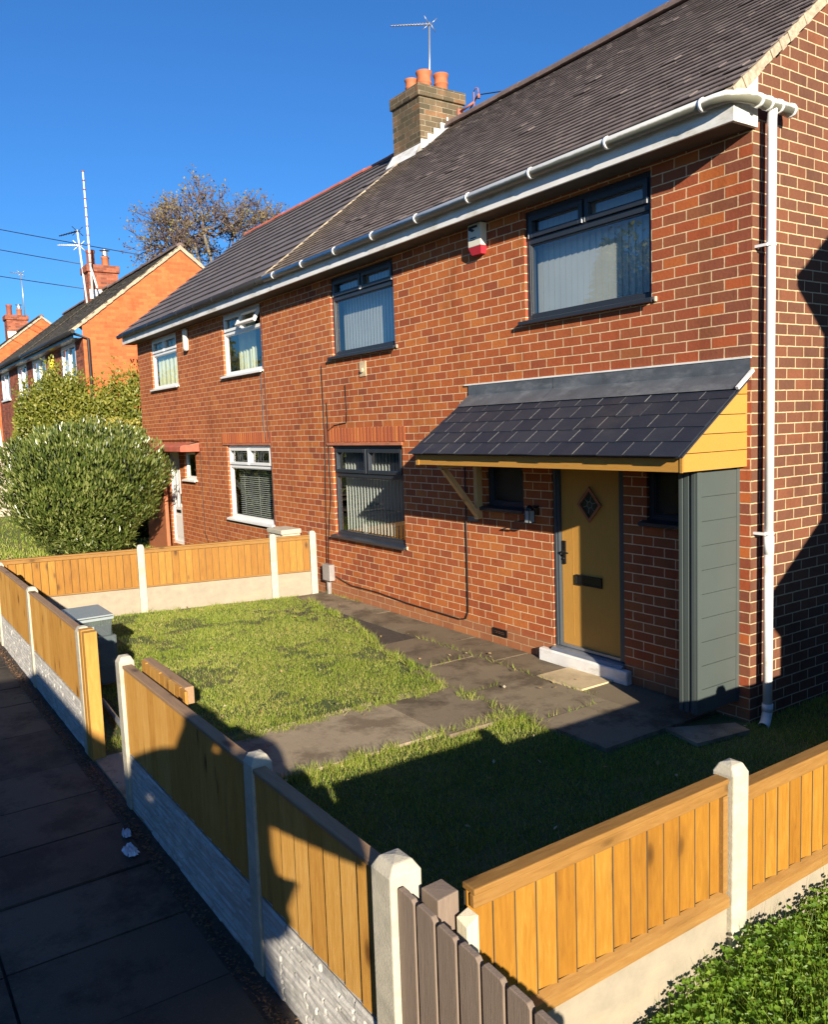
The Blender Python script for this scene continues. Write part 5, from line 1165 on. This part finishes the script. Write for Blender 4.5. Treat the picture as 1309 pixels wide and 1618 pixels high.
def conifer(base, h, r, label, seed):
    rr = np.random.default_rng(seed); t = empty('conifer_tree', base, label, 'tree', 'trees across the road'); n = 5200
    f = rr.random(n)**.75; z = h*(.12+.88*(1-f)); rad = r*f*(.55+.45*rr.random(n))*(1+.25*np.sin(z*3.1)); a = rr.uniform(0, 6.283, n)
    P = np.stack([base[0]+rad*np.cos(a), base[1]+rad*np.sin(a), base[2]+z], 1); D = unit(np.stack([np.cos(a), np.sin(a), -.25+rr.normal(0, .3, n)], 1)); V, F = kites(P, D, unit(rr.normal(size=(n, 3))*.5+[0, 0, 1]), rr.uniform(.3, .7, n), rr.uniform(.15, .3, n)); big_mesh('crown', V, F, M['conifer'], t)
    mb = MB(); mb.tube([tuple(base), (base[0], base[1], base[2]+h*.95)], [.2, .03], 8); mb.build('trunk', M['bark'], t)
conifer((-20.5, -21.0, .3), 9.5, 2.6, 'conifer across the road between the first two houses', 3); conifer((-31, -20.5, .8), 8.0, 2.4, 'second conifer across the road, up the street', 4)
branch_tree('garden_tree', 'leafy tree across the road nearest the gate', (-15.5, -20.5, 0), 8.5, .6, 6500, 'privet', 9, .22, 5, .5, .2)
branch_tree('garden_tree', 'small tree across the road beyond the third house', (-58, -20.0, 1.2), 8.0, .6, 5000, 'privet', 12, .22, 5, .5, .2)

# ================================================================ STREET THINGS
# retaining/boundary wall of the next plot
mb = MB(); mb.box(-19.42, -19.30, -4.6, -1.3, -.1, 2.3); bw = mb.build('boundary_wall', M['blockw'], loc=(-19.36, -2.9, 0)); tag(bw, 'pale concrete panel wall at the left edge, beyond the laurel bush', 'wall')
mb = MB(); mb.box(-19.44, -19.28, -4.62, -1.3, .40, .425); o = mb.build('ledge', M['cable'], bw); o.location = (0, 0, 0)
for v_ in o.data.vertices: v_.co += Vector((0, 0, 0))
# weathered box by the neighbour's wall
bx_ = empty('meter_box', (-8.05, -.2, 0), 'weathered grey ribbed box standing against the wall behind the far fence', 'box')
mb = MB(); mb.box(-8.28, -7.80, -.34, -.04, 0, .86)
for i in range(9): mb.box(-8.275+i*.055, -8.245+i*.055, -.352, -.34, .05, .84)
mb.build('body', M['conc'], bx_); mb = MB(); mb.box(-8.31, -7.77, -.37, -.03, .86, .93); mb.build('lid', M['conc'], bx_, bevel=.01)
# stacked clear plastic storage boxes
SB = empty('storage_boxes', (-4.85, -4.0, 0), 'stack of clear grey plastic storage boxes behind the fence', 'boxes')
z = 0
for i in range(3):
    mb = MB(); s0, s1 = .02, 0; X0, X1, Y0, Y1 = -5.14, -4.56, -4.28, -3.74; h_ = .225
    mb.add([(X0+s0, Y0+s0, z), (X1-s0, Y0+s0, z), (X1-s0, Y1-s0, z), (X0+s0, Y1-s0, z), (X0, Y0, z+h_), (X1, Y0, z+h_), (X1, Y1, z+h_), (X0, Y1, z+h_)], [(0, 3, 2, 1), (4, 5, 6, 7), (0, 1, 5, 4), (1, 2, 6, 5), (2, 3, 7, 6), (3, 0, 4, 7)])
    for kx in range(5): xx = X0+.08+kx*.105; mb.box(xx, xx+.02, Y1-.004, Y1+.006, z+.03, z+h_-.05)
    b_ = mb.build('drawer', M['clear'], SB)
    mb = MB(); ring_z = z+h_; mb.box(X0-.012, X1+.012, Y1, Y1+.015, ring_z-.025, ring_z); mb.box(X1, X1+.015, Y0, Y1, ring_z-.025, ring_z); mb.box(X1+.002, X1+.03, Y0+.18, Y1-.18, z+.10, z+.15); mb.build('rim', M['clear_rim'], b_)
    z += h_+.006
mb = MB(); mb.box(-5.155, -4.545, -4.295, -3.725, z, z+.016); mb.build('lid', M['clear_rim'], SB, bevel=.006)
mb = MB(); mb.box(-4.50, -4.44, -3.95, -3.74, .05, .52); mb.build('loose_panel', M['clear'], SB)
# litter on the pavement
for (x, y, s_, lab) in ((-1.20, -4.56, .04, 'small scrap of pale wrapper on the dark pavement'), (-.97, -4.60, .06, 'larger crumpled silvery wrapper on the dark pavement')):
    mb = MB(); n = 7; vs = [(x+s_*(i/n-.5)*2*(1+.2*R.random()), y+s_*(j/n-.5)*1.1*(1+.3*R.random()), .03+R.uniform(0, .04)*(1 if 0 < i < n and 0 < j < n else .15)) for j in range(n+1) for i in range(n+1)]
    mb.add(vs, [(j*(n+1)+i, j*(n+1)+i+1, (j+1)*(n+1)+i+1, (j+1)*(n+1)+i) for j in range(n) for i in range(n) if not (i in (0, n-1) and j in (0, n-1))]); tag(mb.build('crumpled_wrapper', M['litter'], loc=(x, y, .02)), lab, 'litter', 'scraps of litter')
# broken slab under the cladding pier
mb = MB(); mb.add([(-.30, -.66, .0), (.06, -.74, .0), (.15, -.22, .0), (-.02, -.16, .0), (-.30, -.66, .026), (.06, -.74, .03), (.15, -.22, .034), (-.02, -.16, .03)], [(4, 5, 6, 7), (0, 1, 5, 4), (1, 2, 6, 5), (2, 3, 7, 6), (3, 0, 4, 7)])
tag(mb.build('broken_slab', M['slab_p'], loc=(0, -.5, 0)), 'broken pale slab lying in the shade by the gable corner', 'slab')

# aerials ------------------------------------------------------------
def yagi(parent, p0, p1, side, n, el, r=.006, mat='steel'):
    a, b = Vector(p0), Vector(p1); mb = MB(); mb.tube([a, b], r*1.5, 6); s = Vector(side).normalized(); d = (b-a).normalized(); q = d.cross(s).normalized()
    for i in range(n):
        c = a+(b-a)*((i+.2)/n); l = el*(1-.35*i/n)
        mb.tube([c-s*l, c+s*l], r*.8, 4)
        mb.tube([c-q*l*.4, c+q*l*.4], r*.8, 4)
    for k in (-1, 1): mb.tube([a+s*k*el*1.6+q*el*1.4, a+s*k*.02], r, 4); mb.tube([a+s*k*el*1.6-q*el*1.4, a+s*k*.02], r, 4)
    return mb.build('boom', M[mat], parent)
A1 = empty('tv_aerial', (-8.17, 3.0, 7.9), 'television aerial on a thin mast above the terracotta pots of the main chimney', 'aerial')
mb = MB(); mb.tube([(-8.17, 3.0, 7.7), (-8.10, 3.0, 9.22)], .016, 8); mb.build('mast', M['steel'], A1); yagi(A1, (-8.06, 2.98, 9.17), (-8.98, 2.8, 9.46), (.15, 1, 0), 13, .075)
A2 = empty('tall_mast', (-30.7, 2.6, 8.5), 'tallest slim banded mast on the orange chimney left', 'aerial')
mb = MB(); mb.tube([(-29.02, 2.35, 7.9), (-29.13, 2.35, 12.25)], [.045, .028], 8); mb.build('mast', M['white_old'], A2)
for i in range(12): z = 8.6+i*.33; xx = -29.02-.11*(z-7.9)/4.45; mb = MB(); mb.tube([(xx, 2.35, z), (xx, 2.35, z+.035)], .052, 8); mb.build('joint_collar', M['terracotta2'], A2)
mb = MB(); mb.tube([(-29.05, 2.33, 8.9), (-28.3, 2.35, 7.9)], .035, 8); mb.build('brace', M['white_old'], A2)
A3 = empty('tv_aerial', (-31.6, 2.5, 8.0), 'shorter pole with two stacked aerials left of the tallest mast', 'aerial')
mb = MB(); mb.tube([(-29.93, 2.35, 7.5), (-30.65, 2.35, 10.45)], .035, 8); mb.build('mast', M['white_old'], A3); yagi(A3, (-30.6, 2.35, 10.4), (-32.6, 2.1, 10.6), (.2, 1, 0), 7, .12, .014, 'dark_metal'); yagi(A3, (-30.55, 2.35, 9.85), (-32.9, 2.1, 10.3), (.2, 1, 0), 10, .13, .016, 'white_old')
A4 = empty('tv_aerial', (-47.5, 3, 9), 'faint small aerial beside the farthest chimney', 'aerial')
mb = MB(); mb.tube([(-46.6, 3.0, 9.2), (-46.7, 3.0, 11.6)], .03, 6); mb.build('mast', M['steel'], A4); yagi(A4, (-46.7, 3, 11.55), (-47.6, 2.6, 11.75), (.2, 1, 0), 5, .12, .014)
# overhead wires
def pxray(x, y, d):
    v_ = fw*1311.65+rt*(x-654.5)-up*(y-809.0); return CAMLOC+v_.normalized()*d
def wire(a, b, lab, r=.012, sag=.25):
    a, b = Vector(a), Vector(b); mb = MB(); mb.tube([a+(b-a)*(i/16)-Vector((0, 0, sag*4*(i/16)*(1-i/16))) for i in range(17)], r, 5); tag(mb.build('overhead_wire', M['cable'], loc=(a+b)/2), lab, 'wire', 'overhead telephone wires')
BR = Vector((-7.16, 3.25, 7.78))
wire(BR, (9, 40, 15), 'wire from the chimney bracket rising behind the ridge to the right', .009, .1)
wire(BR, (-60, 33, 14.2), 'wire from the main chimney down behind the red ridge tiles', .014, .1)
wire((-52, -14.5, 17.3), (-28.0, 4.0, 9.15), 'upper wire crossing the sky at the left edge', .016, .2)
wire((-53, -14.5, 16.5), (-31.3, 2.6, 9.3), 'middle wire crossing the sky at the left edge', .016, .2)
wire((-54, -14.5, 14.9), (-31.3, 2.6, 8.35), 'lowest wire crossing the sky at the left edge', .016, .2)
# telegraph pole that carries them is outside the frame
# parked van -----------------------------------------------------------
def van(loc, label, yaw=0, s=1.0):
    T = empty('parked_van', (0, 0, 0), label, 'van')
    prof = [(0, .45), (.05, .95), (.75, 1.25), (1.35, 1.95), (1.75, 2.38), (5.55, 2.42), (5.7, 2.2), (5.72, .42), (0.1, .38)]
    mb = MB(); n = len(prof); yin = lambda z: .98-(max(0, z-1.1)*.09)
    vs = [(x, -yin(z), z) for x, z in prof]+[(x, yin(z), z) for x, z in prof]; mb.add(vs, [tuple(range(n)), tuple(range(n, 2*n))[::-1]]+[(i, i+n, (i+1) % n+n, (i+1) % n) for i in range(n)])
    mb.build('body', M['vanwhite'], T, bevel=.05)
    mb = MB(); mb.quad((.80, -.86, 1.30), (.80, .86, 1.30), (1.34, .80, 1.92), (1.34, -.80, 1.92)); mb.build('windscreen', M['dark_metal'], T)
    for v_ in T.children: pass
    for sy in (-1, 1):
        mb = MB(); y_ = sy*.985; mb.add([(1.0, y_*.985, 1.28), (1.95, y_*.985, 1.30), (1.95, y_*.935, 1.95), (1.5, y_*.935, 1.95)], [(0, 1, 2, 3)]); mb.build('side_window', M['dark_metal'], T)
        mb = MB(); mb.obox((.06, sy*.7, .82), (.04, 0, 0), (0, .16, 0), (0, 0, .10)); mb.build('headlight', M['clear_rim'], T, bevel=.02)
        for xw in (1.05, 4.55):
            mb = MB(); mb.tube([(xw, sy*.78, .33), (xw, sy*1.0, .33)], .33, 24); w0 = mb.build('wheel', M['tyre'], T); mb = MB(); mb.tube([(xw, sy*1.0, .33), (xw, sy*1.01, .33)], .2, 18); mb.build('rim', M['steel'], w0)
    T.location = loc; T.rotation_euler = (0, 0, yaw); T.scale = (s*(1.15 if s > 1 else 1), s, s); return T
shade_van = van((.8, -8.33, 0), 'tall white panel van parked at the kerb right behind the viewer', 0, 1.22)  # unseen van added and stretched to cast shade on fence and pavement
van((-27.9, -3.0, .72), 'white van roof just showing at the left edge beyond the hedge', 0)
# unseen photographer with a phone, coat and height shaped to cast the fence shadow ---------------------------
def person(loc):
    T = empty('person', loc, 'person in dark jacket on a crate, holding up a phone', 'person')
    J = {'pel': (0, 0, .98), 'w': (0, 0, 1.12), 'ch': (0, 0, 1.34), 'nk': (.0, 0, 1.54), 'hd': (-.03, 0, 1.63), 'ht': (-.03, 0, 1.75),
         'ls': (0, -.20, 1.46), 'le': (-.10, -.43, 1.36), 'lw': (-.26, -.14, 1.50), 'rs': (0, .20, 1.46), 're': (-.10, .43, 1.36), 'rw': (-.26, .14, 1.50),
         'lh': (0, -.10, .93), 'lk': (-.02, -.13, .50), 'la': (.02, -.14, .09), 'lt': (-.16, -.15, .04), 'rh': (0, .10, .93), 'rk': (-.02, .13, .50), 'ra': (.02, .14, .09), 'rt': (-.16, .15, .04)}
    rad = {'pel': .15, 'w': .16, 'ch': .19, 'nk': .065, 'hd': .095, 'ht': .085, 'ls': .085, 'le': .06, 'lw': .04, 'rs': .085, 're': .06, 'rw': .04, 'lh': .11, 'lk': .075, 'la': .055, 'lt': .045, 'rh': .11, 'rk': .075, 'ra': .055, 'rt': .045}
    E_ = [('pel', 'w'), ('w', 'ch'), ('ch', 'nk'), ('nk', 'hd'), ('hd', 'ht'), ('ch', 'ls'), ('ls', 'le'), ('le', 'lw'), ('ch', 'rs'), ('rs', 're'), ('re', 'rw'), ('pel', 'lh'), ('lh', 'lk'), ('lk', 'la'), ('la', 'lt'), ('pel', 'rh'), ('rh', 'rk'), ('rk', 'ra'), ('ra', 'rt')]
    def skin(name, keys, edges, mat, scale=1.0, root=None, extra=None):
        me = bpy.data.meshes.new(name); idx = {k: i for i, k in enumerate(keys)}; P_ = dict(J); 
        if extra: P_.update(extra[0])
        me.from_pydata([P_[k] for k in keys], [(idx[a], idx[b]) for a, b in edges], []); o = bpy.data.objects.new(name, me); COL.objects.link(o); o.parent = T
        md = o.modifiers.new('skin', 'SKIN'); sv = me.skin_vertices[0].data
        for k in keys:
            r_ = (extra[1].get(k) if extra and k in extra[1] else rad.get(k)); sv[idx[k]].radius = (r_*scale, r_*scale); sv[idx[k]].use_root = (k == (root or keys[0]))
        ss = o.modifiers.new('sub', 'SUBSURF'); ss.levels = ss.render_levels = 2; me.materials.append(mat); return o
    skin('body', list(J), E_, M['skin'], 1.0, 'pel')
    skin('jacket', ['w', 'pel', 'ch', 'nk2', 'ls', 'le', 'lw2', 'rs', 're', 'rw2'], [('w', 'pel'), ('w', 'ch'), ('ch', 'nk2'), ('ch', 'ls'), ('ls', 'le'), ('le', 'lw2'), ('ch', 'rs'), ('rs', 're'), ('re', 'rw2')], M['jacket'], 1.22, 'w',
         ({'nk2': (0, 0, 1.53), 'lw2': (-.245, -.16, 1.48), 'rw2': (-.245, .16, 1.48)}, {'nk2': .085, 'lw2': .05, 'rw2': .05, 'le': .115, 're': .115, 'ls': .13, 'rs': .13, 'w': .26, 'pel': .28, 'ch': .24}))
    skin('trousers', ['pel', 'lh', 'lk', 'la', 'rh', 'rk', 'ra'], [('pel', 'lh'), ('lh', 'lk'), ('lk', 'la'), ('pel', 'rh'), ('rh', 'rk'), ('rk', 'ra')], M['trousers'], 1.16)
    for sy in (-1, 1):   # palms and fingers closed on the phone
        ks = []; P_ = {}; Rr = {}; ed = []
        P_['p0'] = (-.20, sy*.12, 1.98); P_['p1'] = (-.215, sy*.095, 2.05); Rr['p0'] = .032; Rr['p1'] = .036; ks = ['p0', 'p1']; ed = [('p0', 'p1')]
        for i, ln in enumerate((.07, .08, .075, .06)):
            a_, b_, c_ = 'f%da' % i, 'f%db' % i, 'f%dc' % i; z = 2.045+i*.02; P_[a_] = (-.235, sy*.085, z); P_[b_] = (-.262, sy*.07, z+.008); P_[c_] = (-.268, sy*(.07-ln*.5), z+.01)
            Rr[a_] = .010; Rr[b_] = .009; Rr[c_] = .008; ks += [a_, b_, c_]; ed += [('p1', a_), (a_, b_), (b_, c_)]
        P_['t0'] = (-.205, sy*.075, 2.05); P_['t1'] = (-.215, sy*.045, 2.07); P_['t2'] = (-.222, sy*.02, 2.085); Rr.update(t0=.013, t1=.011, t2=.009); ks += ['t0', 't1', 't2']; ed += [('p1', 't0'), ('t0', 't1'), ('t1', 't2')]
        P_ = {k_: (v_[0]-.06, v_[1], v_[2]-.48) for k_, v_ in P_.items()}
        skin('hand', ks, ed, M['skin'], 1.0, 'p0', (P_, Rr))
    mb = MB(); L = Vector(loc); mb.obox(L+Vector((-.305, 0, 1.61)), (.005, 0, 0), (0, .078, 0), (0, 0, .038)); mb.build('phone', M['dark_metal'], T)
    mb = MB(); mb.obox(L+Vector((-.015, 0, 1.735)), (.10, 0, 0), (0, .085, 0), (0, 0, .05)); hb = mb.build('hair', M['hair'], T); s_ = hb.modifiers.new('s', 'SUBSURF'); s_.levels = s_.render_levels = 2
    mb = MB()
    for sy in (-1, 1): mb.lathe(tuple(L+Vector((-.118, sy*.032, 1.655))), [(0, -.008), (.012, 0), (0, .008)], 8)
    mb.build('eyes', M['white'], T)
    mb = MB(); mb.add([tuple(L+Vector(p_)) for p_ in ((-.12, 0, 1.665), (-.118, -.014, 1.625), (-.118, .014, 1.625), (-.15, 0, 1.628))], [(0, 1, 3), (0, 3, 2), (1, 2, 3)]); mb.build('nose', M['skin'], T)
    return T
ps = person((4.13, -5.97, .62)); ps.scale = (1.04, 1.04, 1.04); ps.rotation_euler = (0, 0, math.radians(-25))

CR = empty('wooden_crate', (4.15, -5.97, 0), 'upturned wooden crate the photographer stands on', 'crate')  # crate added only to lift the shadow-casting figure
mb = MB()
for z in (.03, .22, .41): mb.box(3.88, 4.42, -6.22, -6.20, z, z+.15); mb.box(3.88, 4.42, -5.74, -5.72, z, z+.15); mb.box(3.86, 3.88, -6.22, -5.72, z, z+.15); mb.box(4.42, 4.44, -6.22, -5.72, z, z+.15)
for i in range(5): mb.box(3.86, 4.44, -6.22+i*.102, -6.13+i*.102, .60, .622)
mb.build('slats', M['bracket'], CR)
